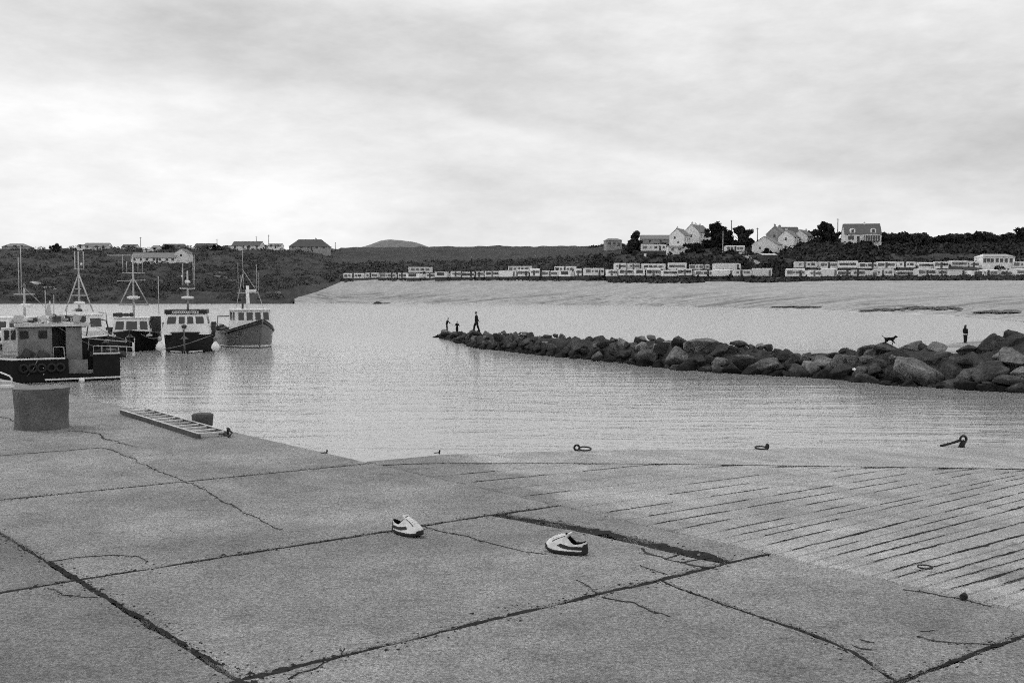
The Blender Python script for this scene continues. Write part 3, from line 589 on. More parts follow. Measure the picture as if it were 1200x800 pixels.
def rock(p, sc, label, group, seed=None, rot=None):
    o = link('boulder', random.choice(ROCKS) if seed is None else ROCKS[seed]); o.location = p; o.scale = sc
    if seed is not None: o.data = ROCKS[seed]
    o.rotation_euler = rot or (random.uniform(-.5, .5), random.uniform(-.5, .5), random.uniform(0, 6.28)); return tag(o, label, 'boulder', group)
def crest(px, back=3.2): d = base_depth(px)+back; return at(px, lerp(TOP, px), d)
def build_breakwater():
    # rubble core, hidden under the boulders
    rows = []
    for px in np.arange(512, 1322, 2.5):
        d = base_depth(px); c = crest(px); h = max(.15, c.z-(.30 if px < 730 else .42)); x = lambda k: at(px, 340, d+k).x; row = []
        for k, f in ((.4, -.6), (.8, .02), (1.2, .22), (1.7, .50), (2.2, .78), (2.7, .96), (3.2, 1.0), (3.7, 1.0), (4.2, .92), (4.8, .7), (5.6, .35), (6.4, .0), (7, -.6)):
            z = h*f; X = x(k); q = .30*noise.voronoi(Vector((X*1.4, (d+k)*1.4, z)))[0][0]-.16+.10*fnoise(X*3, (d+k)*3, z*3)
            row.append((X, d+k, min(z+q, c.z-.2) if f > 0 else z))
        rows.append(row)
    stuff(MB().grid(rows).build('breakwater_rubble', 'rock', None, False))
    ex = bpy.data.objects['breakwater_rubble']; ex['label'] = 'dark rubble packed between and under the breakwater boulders'; ex['category'] = 'rubble'
    MARKS = [(558, 'the striding adult'), (651, 'the outer quarter mark'), (751, 'the wedge boulder'), (820, 'the rounded boulder'), (868, 'the flat-topped block'), (965, 'the low gap'), (1042, 'the running dog'), (1131, 'the standing person')]
    placed = {}
    def put(px, back, z, rr, tier, sq=(1, 1.45), flat=(.62, .95)):
        dd = base_depth(px)+back
        o = rock((at(px, 340, dd).x, dd, z), (rr*random.uniform(*sq), rr*random.uniform(.85, 1.2), rr*random.uniform(*flat)), '', 'breakwater boulders, '+tier); placed.setdefault(tier, []).append((px, rr, o))
    # tier: name, setback, share of crest height, size, spacing
    for tier, back0, fz, k, sp in (('waterline row', .4, .04, .62, 1.25), ('lower face', 1.2, .34, .74, 1.35), ('upper face', 2.2, .66, .70, 1.4)):
        s = 511.0 if fz < .5 else 530.0
        while s < 1300:
            d = base_depth(s); ppm = F/d; big_ = random.random() < .32
            r = (random.uniform(.75, 1.1) if big_ else random.uniform(.38, .68))*(1.0 if s > 640 else .74)*(1.15 if s > 980 else 1)*k*1.16; H = crest(s).z
            z = max(.02, H*fz-r*.15)+random.uniform(-.18, .12); z = min(z, H+.05-r*.6)
            put(s, back0+random.uniform(-.35, .35), z, r, tier); s += sp*r*ppm*random.uniform(.85, 1.1)
    s = 514.0
    while s < 1300:
        d = base_depth(s)+3.2; ppm = F/d; big_ = random.random() < .3; r = (random.uniform(.65, .9) if big_ else random.uniform(.3, .58))*(1.0 if s > 620 else .62)*(1.12 if s > 980 else 1); H = crest(s).z
        rz = r*.72; put(s, 3.2+random.uniform(-.5, .5), H-rz*.98+random.uniform(-.2, .08), r, 'crest'); s += 1.3*r*ppm
    for tier, L_ in placed.items():
        L_.sort(key=lambda q: q[0]); cnt = {}
        for px, rr, o in L_:
            best = min(MARKS, key=lambda q: abs(q[0]-px)); side = 'left' if px < best[0] else 'right'; cnt.setdefault((best, side), []).append((abs(px-best[0]), rr, o))
        for (best, side), q in cnt.items():
            q.sort(key=lambda e: e[0])
            for i, (dx, rr, o) in enumerate(q): o['label'] = ('large' if rr > .8 else 'medium' if rr > .55 else 'small')+' dark boulder, '+ORD[i]+' '+side+' of '+best[1]+' in the '+tier
    # boulders that stand out
    def big(px, y0, y1, x0, x1, back, label, seed, lean=0, lum=None):
        d = base_depth(px)+back; c = at(px, (y0+y1)/2, d); ppm = F/d; rx = (x1-x0)/2/ppm; rz = (y1-y0)/2/ppm
        rock(c, (rx*1.08, rx*.9, rz*1.08), label, None, seed, (0, lean, random.uniform(-.3, .3)))
    big(751, 390, 405, 741, 762, 3.0, 'upright dark wedge boulder on the crest in the middle of the breakwater', 2, .3)
    big(752, 401, 413, 740, 765, 2.0, 'pale lozenge boulder under the dark wedge in the middle of the breakwater', 3, -.4)
    big(820, 395, 415, 797, 842, 2.7, 'large rounded boulder on the crest left of the flat-topped block', 4)
    big(868, 398, 406, 853, 880, 3.2, 'flat-topped dark block on the crest right of the large rounded boulder', 6, 0)
    big(845, 404, 424, 825, 860, 2.2, 'long sloping grey boulder leaning below the flat-topped block', 7, -.35)
    big(872, 415, 428, 858, 886, 1.4, 'grey boulder under the flat-topped block near the waterline', 8)
    big(933, 414, 430, 922, 947, 2.2, 'grey pyramid boulder left of the low gap in the breakwater', 9, .2)
    big(965, 414, 424, 948, 982, 3.0, 'light grey slab boulder filling the low gap in the breakwater', 10, .1)
    big(1027, 429, 441, 1017, 1038, 1.0, 'pale lozenge boulder low on the face below the running dog', 1, -.4)
    big(1018, 403, 420, 1002, 1032, 3.0, 'large humped boulder on the crest left of the running dog', 4)
    big(1072, 398, 414, 1058, 1087, 3.4, 'big black humped boulder on the crest right of the running dog', 12)
    big(1100, 400, 416, 1088, 1115, 3.4, 'grey peaked boulder on the crest left of the standing woman', 13)
    big(1135, 405, 417, 1118, 1150, 3.0, 'flat grey boulder on the crest just below the standing woman', 9, -.2)
    big(1160, 392, 418, 1142, 1182, 3.6, 'black steep boulder rising right of the standing woman', 12, -.5)
    big(1190, 390, 425, 1172, 1212, 3.0, 'tall grey boulder at the right edge of the photograph', 0)
    big(1165, 418, 438, 1148, 1184, 1.6, 'wide rough boulder in the face below the black steep boulder', 3)
    big(1185, 438, 452, 1165, 1208, .6, 'pale flat boulder at the waterline by the right edge of the photograph', 6)
    p = at(1001, 433, base_depth(1001)+.3); o = link('plastic_scrap', boulder_mesh(77, 'paper', 2)); o.location = p; o.scale = (.13, .1, .11); tag(o, 'small white scrap caught among dark boulders left of the lozenge boulder', 'litter')
    # low rocks in the water before the far beach
    for px, py, w, lab in ((450, 355.5, 5.5, 'dark low rock awash before the far beach, widest of its cluster'), (462, 355.0, 3.2, 'dark low rock awash at the right end of its cluster before the far beach'), (444, 355.8, 2.5, 'dark low rock awash at the left end of its cluster before the far beach'), (475, 355.0, 1.8, 'small dark rock trailing right of the low cluster before the far beach'), (483, 354.5, 1.2, 'smallest dark rock farthest right of the low cluster before the far beach')):
        p = onz(px, py, 0); o = link('sea_rock', ROCKS[int(px) % 14]); o.location = (p.x, p.y-6, .2); o.scale = (w*.7, w*.5, .9); tag(o, lab, 'rock')
def build_grit():
    rg = np.random.default_rng(21); V = []; Fq = []
    for _ in range(2600):
        u = rg.uniform(-6, 8); v = -abs(rg.normal(0, 2.6)) if rg.random() < .7 else rg.uniform(-6, 0)
        if v < -6.5: continue
        p = Q(u, v); r = rg.uniform(.0025, .006)*(2.0 if rg.random() < .05 else 1); b = len(V); a = rg.uniform(0, 6.28)
        V += [p+Vector((r*1.3*math.cos(a+k*2.1), r*1.3*math.sin(a+k*2.1), 0)) for k in range(3)]+[p+Vector((r*.3, 0, r*1.1))]; Fq += [(b, b+1, b+3), (b+1, b+2, b+3), (b+2, b, b+3)]
    o = np_mesh('grit', V, Fq, 'grit'); stuff(o); o['label'] = 'loose grit and small stones scattered over the quay slabs'; o['category'] = 'grit'
def build_crumbs():
    V = []; Fq = []
    for p, r in CRUMBS:
        b = len(V); a = random.uniform(0, 6.28); V += [p+Vector((r*1.8*math.cos(a+k*2.1), r*1.8*math.sin(a+k*2.1), .0005)) for k in range(3)]+[p+Vector((0, 0, r*.8))]; Fq += [(b, b+1, b+3), (b+1, b+2, b+3), (b+2, b, b+3)]
    o = np_mesh('moss_crumbs', V, Fq, 'moss'); stuff(o); o['label'] = 'crumbs of dark moss and dirt spilling from the joints and cracks'; o['category'] = 'moss'
build_quay_things(); build_breakwater(); build_grit(); build_crumbs()
# ------------------------------------------------------------------ people and dog
def skin_obj(name, verts, edges, radii, m, parent, sub=1):
    me = bpy.data.meshes.new(name); me.from_pydata(verts, edges, []); me.materials.append(MT[m]); o = link(name, me, parent)
    md = o.modifiers.new('skin', 'SKIN'); md.use_smooth_shade = True
    sk = me.skin_vertices[0].data
    for i, r in enumerate(radii): sk[i].radius = (r, r) if not isinstance(r, tuple) else r; sk[i].use_root = (i == 0)
    if sub: s = o.modifiers.new('sub', 'SUBSURF'); s.levels = sub; s.render_levels = sub
    return o
def person(label, foot, H, yaw, hipx=0.0, lean=0.0, legs=((-.02, .09), (.02, -.09)), knees=(.03, .03), armL=None, armR=None, coat=False, longhair=False, group=None, band=False, stick=False):
    """facing local +x; y to the left. legs: x of the two feet. H total height"""
    t = thing('person', label, 'person', foot, yaw, group); k = H/1.75; FAT = 1.55
    V3 = lambda x, y, z: Vector((x*k, y*k, z*k))
    hip = V3(hipx, 0, .92); ch = V3(hipx+lean*.38, 0, 1.30); nk = V3(hipx+lean*.55, 0, 1.47); hd = V3(hipx+lean*.68+.02, 0, 1.605)
    verts = [hip, V3(hipx+lean*.18, 0, 1.1), ch, nk, hd, hd+V3(0, 0, .08)]; edges = [(0, 1), (1, 2), (2, 3), (3, 4), (4, 5)]; rad = [.10*k, .09*k, .10*k, .045*k, .098*k, .08*k]
    tl = [hip+V3(lean*.06, 0, .14), hip]; te = [(0, 1)]; tr = [.14*k, .145*k]
    for sgn, (fx, _), kn in ((1, legs[0], knees[0]), (-1, legs[1], knees[1])):
        hj = hip+V3(0, sgn*.09, -.04); fz = V3(fx, sgn*.09, .08); kne = (hj+fz)/2+V3(kn, 0, 0); toe = fz+V3(.13, 0, -.05)
        b = len(verts); verts += [hj, kne, fz, toe]; edges += [(0, b), (b, b+1), (b+1, b+2), (b+2, b+3)]; rad += [.085*k, .055*k, .042*k, .035*k]
        b = len(tl); tl += [hj, kne, fz+V3(0, 0, -.03)]; te += [(1, b), (b, b+1), (b+1, b+2)]; tr += [.10*k, .075*k, .068*k]
        MB().hexa([fz+V3(-.07, -.045, -.08), fz+V3(.2, -.04, -.08), fz+V3(.2, .04, -.08), fz+V3(-.07, .045, -.08)], [fz+V3(-.06, -.04, .02), fz+V3(.10, -.035, .0), fz+V3(.10, .035, .0), fz+V3(-.06, .04, .02)]).build('shoe', 'rubber', t)
    jv = [hip+V3(0, 0, -.10 if not coat else -.20), hip+V3(lean*.18, 0, .2), ch, nk+V3(-.005, 0, .02)]; je = [(0, 1), (1, 2), (2, 3)]; jr = [.155*k if not coat else .175*k, .15*k, .175*k, .10*k]
    for sgn, arm in ((1, armL), (-1, armR)):
        sh = ch+V3(0, sgn*.17, .10); el, ha = arm if arm else ((-.02, .04, -.29), (.05, .03, -.54)); el = sh+V3(el[0], sgn*el[1], el[2]); ha = sh+V3(ha[0], sgn*ha[1], ha[2])
        b = len(verts); dr = (ha-el).normalized(); sd = dr.cross(Vector((1, 0, .3))).normalized(); palm = ha+dr*.07*k
        verts += [sh, el, ha, palm]; edges += [(2, b), (b, b+1), (b+1, b+2), (b+2, b+3)]; rad += [.04*k, .04*k, .03*k, (.036*k, .02*k)]
        for q, ln in ((-.03, .065), (-.01, .078), (.01, .072), (.03, .055)):
            c = len(verts); verts += [palm+sd*q*k+dr*.03*k, palm+sd*q*k*1.1+dr*(.03+ln*.6)*k, palm+sd*q*k*1.1+dr*(.03+ln)*k+V3(.012, 0, 0)]; edges += [(b+3, c), (c, c+1), (c+1, c+2)]; rad += [.009*k, .0085*k, .007*k]
        c = len(verts); verts += [ha+sd*.045*k+dr*.03*k, ha+sd*.06*k+dr*.07*k]; edges += [(b+2, c), (c, c+1)]; rad += [.010*k, .008*k]
        skin_obj('sleeve', [sh*.9+ch*.1, sh*.5+el*.5, el, ha-dr*.01], [(0, 1), (1, 2), (2, 3)], [q*k*1.25 for q in (.085, .075, .065, .05)], 'cloth', t)
        if stick and sgn == -1: MB().tube([ha+dr*.05*k, ha+dr*.4*k+V3(.25, 0, -.1)], .012).build('stick', 'pole', t)
    b = len(verts); verts += [hd+V3(.075, 0, .0), hd+V3(.10, 0, -.01)]; edges += [(4, b), (b, b+1)]; rad += [.03*k, .014*k]
    skin_obj('body', verts, edges, rad, 'skin', t); skin_obj('trousers', tl, te, [q*1.35 for q in tr], 'cloth2', t); skin_obj('jacket', jv, je, [(q*1.28, q*1.0) if i != 3 else q*1.1 for i, q in enumerate(jr)], 'cloth', t)
    hm = MB(); rows = []
    for i in range(7):
        a = -.35+i*(PI/2+.35)/6; rows.append([hd+V3(-.012+.104*math.cos(a)*math.cos(q)*(1.0 if math.cos(q) < .3 or a > .5 else .80), .088*math.cos(a)*math.sin(q), .045+.105*math.sin(a)) for q in [2*PI*j/14 for j in range(14)]])
    hm.grid(rows, True)
    if longhair: hm.tube([hd+V3(-.05, 0, .05), hd+V3(-.09, 0, -.08), hd+V3(-.10, 0, -.25), hd+V3(-.08, 0, -.36)], [.09*k, .10*k, .085*k, .04*k], 10)
    hm.build('hair', 'hair', t, True)
    if band:
        rr = .17*k; MB().grid([[hip+V3(.0, 0, dz)+Vector((rr*math.cos(q), rr*math.sin(q)*1.05, 0)) for q in [2*PI*j/16 for j in range(16)]] for dz in (-.10, -.03)], True).build('jumper_hem', 'white', t, True)
    return t
def seat(o, foot):
    # lower or raise a boulder until its top meets the foot that stands on it
    from mathutils.bvhtree import BVHTree
    tr = BVHTree.FromPolygons([v.co.copy() for v in o.data.vertices], [tuple(p.vertices) for p in o.data.polygons]); h = tr.ray_cast(Vector((0, 0, 5)), Vector((0, 0, -1)))
    o.location = (foot.x, foot.y, foot.z-h[0].z*o.scale.z+.03)
def build_people():
    g = 'people out on the breakwater'
    def on(px, py): return at(px, py, base_depth(px)+3.0)
    p = on(558.5, 388.5); d = p.y; H = 23.5*d/F
    person('tall person in a dark coat striding over the end of the breakwater', p, H, PI*.93, 0, .06, ((.22, .09), (-.24, -.09)), (.07, .05), ((-.05, .06, -.28), (.06, .06, -.55)), ((.02, .08, -.28), (-.16, .12, -.50)), coat=True, group=g)
    p = on(524, 387.5); H = 15.2*p.y/F
    person('child in dark clothes leaning forward with an arm out on the breakwater tip', p, H, .15, -.06, .28, ((.02, .09), (-.05, -.09)), (.03, .02), ((-.10, .10, -.26), (.05, .12, -.40)), ((.16, .05, -.22), (.40, .04, -.42)), group=g, stick=True)
    p = on(535.5, 390.5); H = 14.5*p.y/F
    person('smallest child in dark clothes standing between the leaning child and the striding adult', p, H, -.9, 0, .08, ((.05, .09), (-.03, -.09)), (.02, .02), ((-.10, .16, -.22), (.05, .22, -.34)), ((.10, .16, -.22), (.26, .20, -.34)), group=g)
    for q in ((558.5, 388.5, 'the striding adult'), (524, 387.5, 'the leaning child'), (535.5, 390.5, 'the smallest child')):
        c = on(*q[:2]); o = rock(c, (.85, .9, .6), 'flat boulder under the feet of '+q[2], None, 5, (0, 0, 1.1)); seat(o, c)
    p = at(1131, 402.3, 86); H = 22*86/F
    person('long-haired person in a dark jacket with a white hem standing on the sand', p, H, .4, 0, .02, ((.03, .07), (-.02, -.07)), (.02, .02), ((-.03, .05, -.28), (.03, .0, -.52)), ((-.03, .05, -.28), (.06, .0, -.50)), longhair=True, band=True)
    # dog running along the crest
    p = at(1042, 404.5, base_depth(1042)+3.4); o = rock(p, (1.0, .9, .6), 'flat-backed pale boulder directly under the running dog', None, 5, (0, 0, .2)); seat(o, p); t = thing('dog', 'black dog with raised tail running along the breakwater crest', 'dog', p, 0)
    V = []; E = []; Rr = []
    def chain(start, pts):
        a = start
        for x, y, z, r in pts: V.append((x, y, z)); Rr.append(r); b = len(V)-1; 
        base = len(V)-len(pts)
        for i in range(len(pts)): E.append((a if i == 0 else base+i-1, base+i))
        return base
    V.append((0, 0, .44)); Rr.append(.085)
    c = chain(0, [(.18, 0, .45, .105), (.30, 0, .47, .09), (.38, 0, .55, .06), (.45, 0, .60, .062), (.53, 0, .585, .035), (.58, 0, .57, .025)])
    chain(c+3, [(.42, .045, .65, .02), (.40, .05, .60, .012)]); chain(c+3, [(.42, -.045, .65, .02), (.40, -.05, .60, .012)])
    h = chain(0, [(-.18, 0, .45, .085), (-.26, 0, .46, .06), (-.36, 0, .55, .022), (-.46, 0, .64, .017), (-.52, 0, .66, .01)])
    chain(c, [(.22, .07, .34, .05), (.34, .07, .25, .028), (.42, .07, .14, .02), (.47, .07, .12, .022)]); chain(c, [(.20, -.07, .33, .05), (.24, -.07, .21, .028), (.18, -.07, .09, .02), (.22, -.07, .05, .022)])
    chain(h, [(-.20, .07, .36, .07), (-.12, .07, .26, .04), (-.24, .07, .18, .024), (-.22, .07, .06, .02), (-.17, .07, .04, .022)]); chain(h, [(-.24, -.07, .36, .07), (-.27, -.07, .25, .04), (-.40, -.07, .17, .024), (-.46, -.07, .04, .02), (-.44, -.07, .01, .022)])
    o = skin_obj('body', V, E, [q*1.25 for q in Rr], 'fur', t); t.scale = (.82, .82, .82)
    MB().tube([(.365, 0, .50), (.35, .05, .53), (.345, 0, .56), (.35, -.05, .53)], .012, 5, closed=True).build('collar', 'grey', t)
build_people()
# ------------------------------------------------------------------ shoes
def build_shoe(label, p, yaw, mirror=1, stripe_w=1.0):
    t = thing('trainer_shoe', label, 'shoe', p, yaw, 'pair of cast-off trainers'); n = 44
    def outline(th):                                   # toe at +x
        c, s = math.cos(th), math.sin(th)
        x = .140*math.copysign(abs(c)**(.95 if c > 0 else .8), c); k = (x+.14)/.28
        w = .034+.015*math.sin(min(1, max(0, k))*PI*.75-.25)+.004; y = w*math.copysign(abs(s)**(.9 if c > 0 else .75), s)
        y += mirror*.010*math.sin(k*PI)*(1 if k > .4 else k/.4)*.6
        return x, y
    def opening(th):
        c, s = math.cos(th), math.sin(th); x = -.060+.068*c; y = .029*s*(1+.1*c)
        z = .064+.060*max(0, c)**1.3+.020*max(0, -c)**2; return x-.006*(c < 0)*abs(c), y, z
    spring = lambda x: .016*max(0, (x-.06)/.08)**2+.004*max(0, (-.10-x)/.04)
    TH = [2*PI*i/n for i in range(n)]
    def up(th, q):
        bx, by = outline(th); ox, oy, oz = opening(th); toe = max(0, math.cos(th)); f = q**(1.15+.55*toe); g = q**(.85-.12*toe)
        z0 = .018+spring(bx); bul = .006*math.sin(PI*q)
        return Vector((bx*(1-f)+ox*f, (by*(1+bul*8*(1-toe)))*(1-f)+oy*f, z0+(oz-z0)*g))
    MB().grid([[up(th, q/9) for th in TH] for q in range(10)], True).build('upper', 'leather', t, True)
    # inside of the shoe
    rows = [[up(th, 1.0) for th in TH]]
    for s, z in ((.93, .004), (.86, -.002)): rows.append([Vector(((up(th, 1).x+.062)*s-.062, up(th, 1).y*s, up(th, 1).z+z)) for th in TH])
    for s, zz in ((.86, .55), (.85, .0)): rows.append([Vector(((up(th, 1).x+.062)*s-.062+(.03 if zz == 0 and math.cos(th) > 0 else 0), up(th, 1).y*s, .028+(up(th, 1).z-.03)*zz)) for th in TH])
    rows.append([Vector((-.062, 0, .027)) for th in TH]); MB().grid(rows, True).build('lining', 'lining', t, True)
    # sole with tread edge
    def so(th, s, z): x, y = outline(th); return Vector((x*s, y*s*1.02, z+spring(x)))
    MB().grid([[so(th, .02, .0) for th in TH], [so(th, .96, .0) for th in TH], [so(th, 1.02, .006) for th in TH], [so(th, 1.035, .015+.002*math.sin(th*40)) for th in TH], [so(th, 1.02, .022) for th in TH], [so(th, .97, .024) for th in TH]], True).build('sole', 'rubber', t, True)
    # side stripe, both sides: a dark swept band from the lacing to the heel
    for sg in (1, -1):
        rows = []
        for i in range(26):
            k = i/25; th = sg*(R(60)+k*R(112)); lo = .16+.26*(1-k)**1.6+.05*math.sin(k*PI); wd = (.14+.26*math.sin(k*PI*.9+.25))*stripe_w
            row = []
            for q in (0, .25, .5, .75, 1):
                tt = lo+wd*q-.04; tt = max(.02, min(.9, tt)); pnt = up(th, tt); e = .0025; nrm = (up(th+.03, tt)-up(th-.03, tt)).cross(up(th, tt+.03)-up(th, tt-.03)).normalized()
                if nrm.y*pnt.y < 0: nrm = -nrm
                row.append(pnt+nrm*e)
            rows.append(row)
        MB().grid(rows).build('side_stripe', 'rubber', t, True)
    # heel counter, toe bumper, tongue, lace bars
    rows = [[up(PI+a, q)+Vector((-.0035, 0, 0)) for a in np.linspace(-.75, .75, 11)] for q in (.0, .2, .4, .6, .8)]; MB().grid(rows).build('heel_counter', 'rubber', t, True)
    rows = [[up(a, q)+Vector((.004, 0, .002)) for a in np.linspace(-.6, .6, 11)] for q in (.0, .05, .09)]; MB().grid(rows).build('toe_bumper', 'rubber', t, True)
    MB().hexa([(-.006, -.022, .092), (.008, -.022, .104), (.008, .022, .104), (-.006, .022, .092)], [(-.028, -.026, .127), (-.020, -.026, .131), (-.020, .026, .131), (-.028, .026, .127)]).build('tongue', 'leather', t)
    for q in (.55, .66, .77, .88):
        a, b, c = up(R(24), q), up(0, q), up(R(-24), q); MB().tube([a+Vector((0, 0, .003)), b+Vector((0, 0, .003)), c+Vector((0, 0, .002))], .0022).build('lace', 'leather', t)
    rows = [[up(R(s), q)+Vector((0, 0, .0015)) for q in np.linspace(.42, .97, 9)] for s in (33, 37)]; MB().grid(rows).build('lace_seam', 'rubber', t, True)
    rows = [[up(-R(s), q)+Vector((0, 0, .0015)) for q in np.linspace(.42, .97, 9)] for s in (33, 37)]; MB().grid(rows).build('lace_seam', 'rubber', t, True)
    return t
p = onz(477.5, 626, ZQ); build_shoe('white trainer with dark sole pointing towards the viewer, left of the pair', (p.x, p.y, ZQ+.002), R(-40), -1)
p = onz(664, 647.5, ZQ); t = build_shoe('white trainer with dark side stripe pointing left beside the mossy joint', (p.x, p.y, ZQ+.002), R(155), 1)
# ------------------------------------------------------------------ boats
def hull_pts(L, B, zb, zm, zs, rake=.8, wlf=.93):
    n = 22
    def sect(s):
        k = max(0.0, (s-.42)/.58); bg = B/2*(.86+.14*min(1, s/.35))*(max(0.0, 1-k**2.4)+.012*k); zt = zm+(zb-zm)*k**1.8+(zs-zm)*max(0, (.4-s)/.4)**2
        bw = B/2*wlf*(.9+.1*min(1, s/.3))*max(0.0, 1-max(0, (s-.40)/.585)**2.7)+.01
        return bg, bw, zt, k
    def pt(s, lev, side=1, out=0.0):
        """lev 0 gunwale .. 1 waterline .. 2 keel"""
        bg, bw, zt, k = sect(s); x = -L/2+s*L
        if lev <= 1: b = bg+(bw-bg)*lev**(1+1.0*k); z = zt*(1-lev)
        else: b = bw*(2-lev)**.7; z = -.75*(lev-1)
        x += -rake*k*k*min(1.3, (zt-z)/max(zt, .1))*(.9)
        return Vector((x, side*(b+out), z))
    return sect, pt
def make_boat(name, label, loc, yaw, L, B, zb, zm, zs, hullm, group=None, stripe='white', rubm='black', deck='grey', rake=.8, gun='black'):
    t = thing(name, label, 'fishing boat', loc, yaw, group); sect, pt = hull_pts(L, B, zb, zm, zs, rake); SS = [i/22 for i in range(23)]
    levs = [0, .2, .4, .6, .8, .95, 1.1, 1.5, 2]
    rows = [[pt(s, l, 1) for l in levs]+[pt(s, l, -1) for l in reversed(levs)] for s in SS]
    m = MB().grid(rows); n = len(rows[0]); m.f.append(tuple(range(n))); h = m.build('hull', hullm, t, True)
    # inner bulwark and deck
    m = MB(); rows = []
    for s in SS:
        bg, bw, zt, k = sect(s); x = pt(s, 0).x; i = max(.0, bg-.09); rows.append([Vector((x-.04*k, bg, zt+.0)), Vector((x-.06*k, i, zt+.0)), Vector((x-.1*k, i*.98, zt-.55)), Vector((x-.1*k, 0, zt-.50)), Vector((x-.1*k, -i*.98, zt-.55)), Vector((x-.06*k, -i, zt)), Vector((x-.04*k, -bg, zt))])
    m.grid(rows).build('deck', deck, t)
    for sg in (1, -1):
        MB().tube([pt(s, .02, sg, .02) for s in SS], .055, 6).build('gunwale', gun, t, True)
        MB().grid([[pt(s, .955, sg, .012), pt(s, .88 if zm > .9 else .85, sg, .012)] for s in SS]).build('waterline_stripe', stripe, t)
    MB().tube([pt(1, l)*1.0+Vector((.03, -pt(1, l).y, 0)) for l in (0, .3, .6, .9, 1.2)], .05, 6).build('stem', rubm, t, True)
    return t, sect, pt
def cabin(t, x0, x1, w, z0, z1, m, front=.25, taper=.9, roofm='white', over=.12, rt=.07, wins=(), sidewins=(), winz=(.42, .86), backslant=0):
    wt = w*taper
    b = [Vector((x0, -w/2, z0)), Vector((x1, -w/2, z0)), Vector((x1, w/2, z0)), Vector((x0, w/2, z0))]; tp = [Vector((x0+backslant, -wt/2, z1)), Vector((x1-front, -wt/2, z1)), Vector((x1-front, wt/2, z1)), Vector((x0+backslant, wt/2, z1))]
    MB().hexa(b, tp).build('wheelhouse', m, t)
    MB().box(((x0+x1-front)/2, 0, z1+rt/2), (x1-front-x0+2*over, wt+2*over, rt)).build('roof', roofm, t)
    def win(c00, c10, c01, c11, a0, a1, nrm, frame='white'):
        f = lambda a, q: (c00*(1-a)+c10*a)*(1-q)+(c01*(1-a)+c11*a)*q
        q0, q1 = winz; nrm = nrm.normalized(); P = [f(a0, q0), f(a1, q0), f(a1, q1), f(a0, q1)]
        MB().hexa([p-nrm*.01 for p in P], [p+nrm*.015 for p in P]).build('window', 'glass', t)
    for a0, a1 in wins: win(b[1], b[2], tp[1], tp[2], a0, a1, Vector((1, 0, front/(z1-z0))))
    for a0, a1 in sidewins:
        win(b[0], b[1], tp[0], tp[1], a0, a1, Vector((0, -1, (1-taper)*w/2/(z1-z0)))); win(b[3], b[2], tp[3], tp[2], a0, a1, Vector((0, 1, (1-taper)*w/2/(z1-z0))))
def part_tube(t, name, pts, r, m, n=6): return MB().tube(pts, r, n).build(name, m, t, True)
def radar(t, c, w=.9, m='white'): MB().lathe([(w*.3, 0), (w*.5, .05), (w*.5, .2), (w*.3, .26)], c, 14).build('radar', m, t, True)
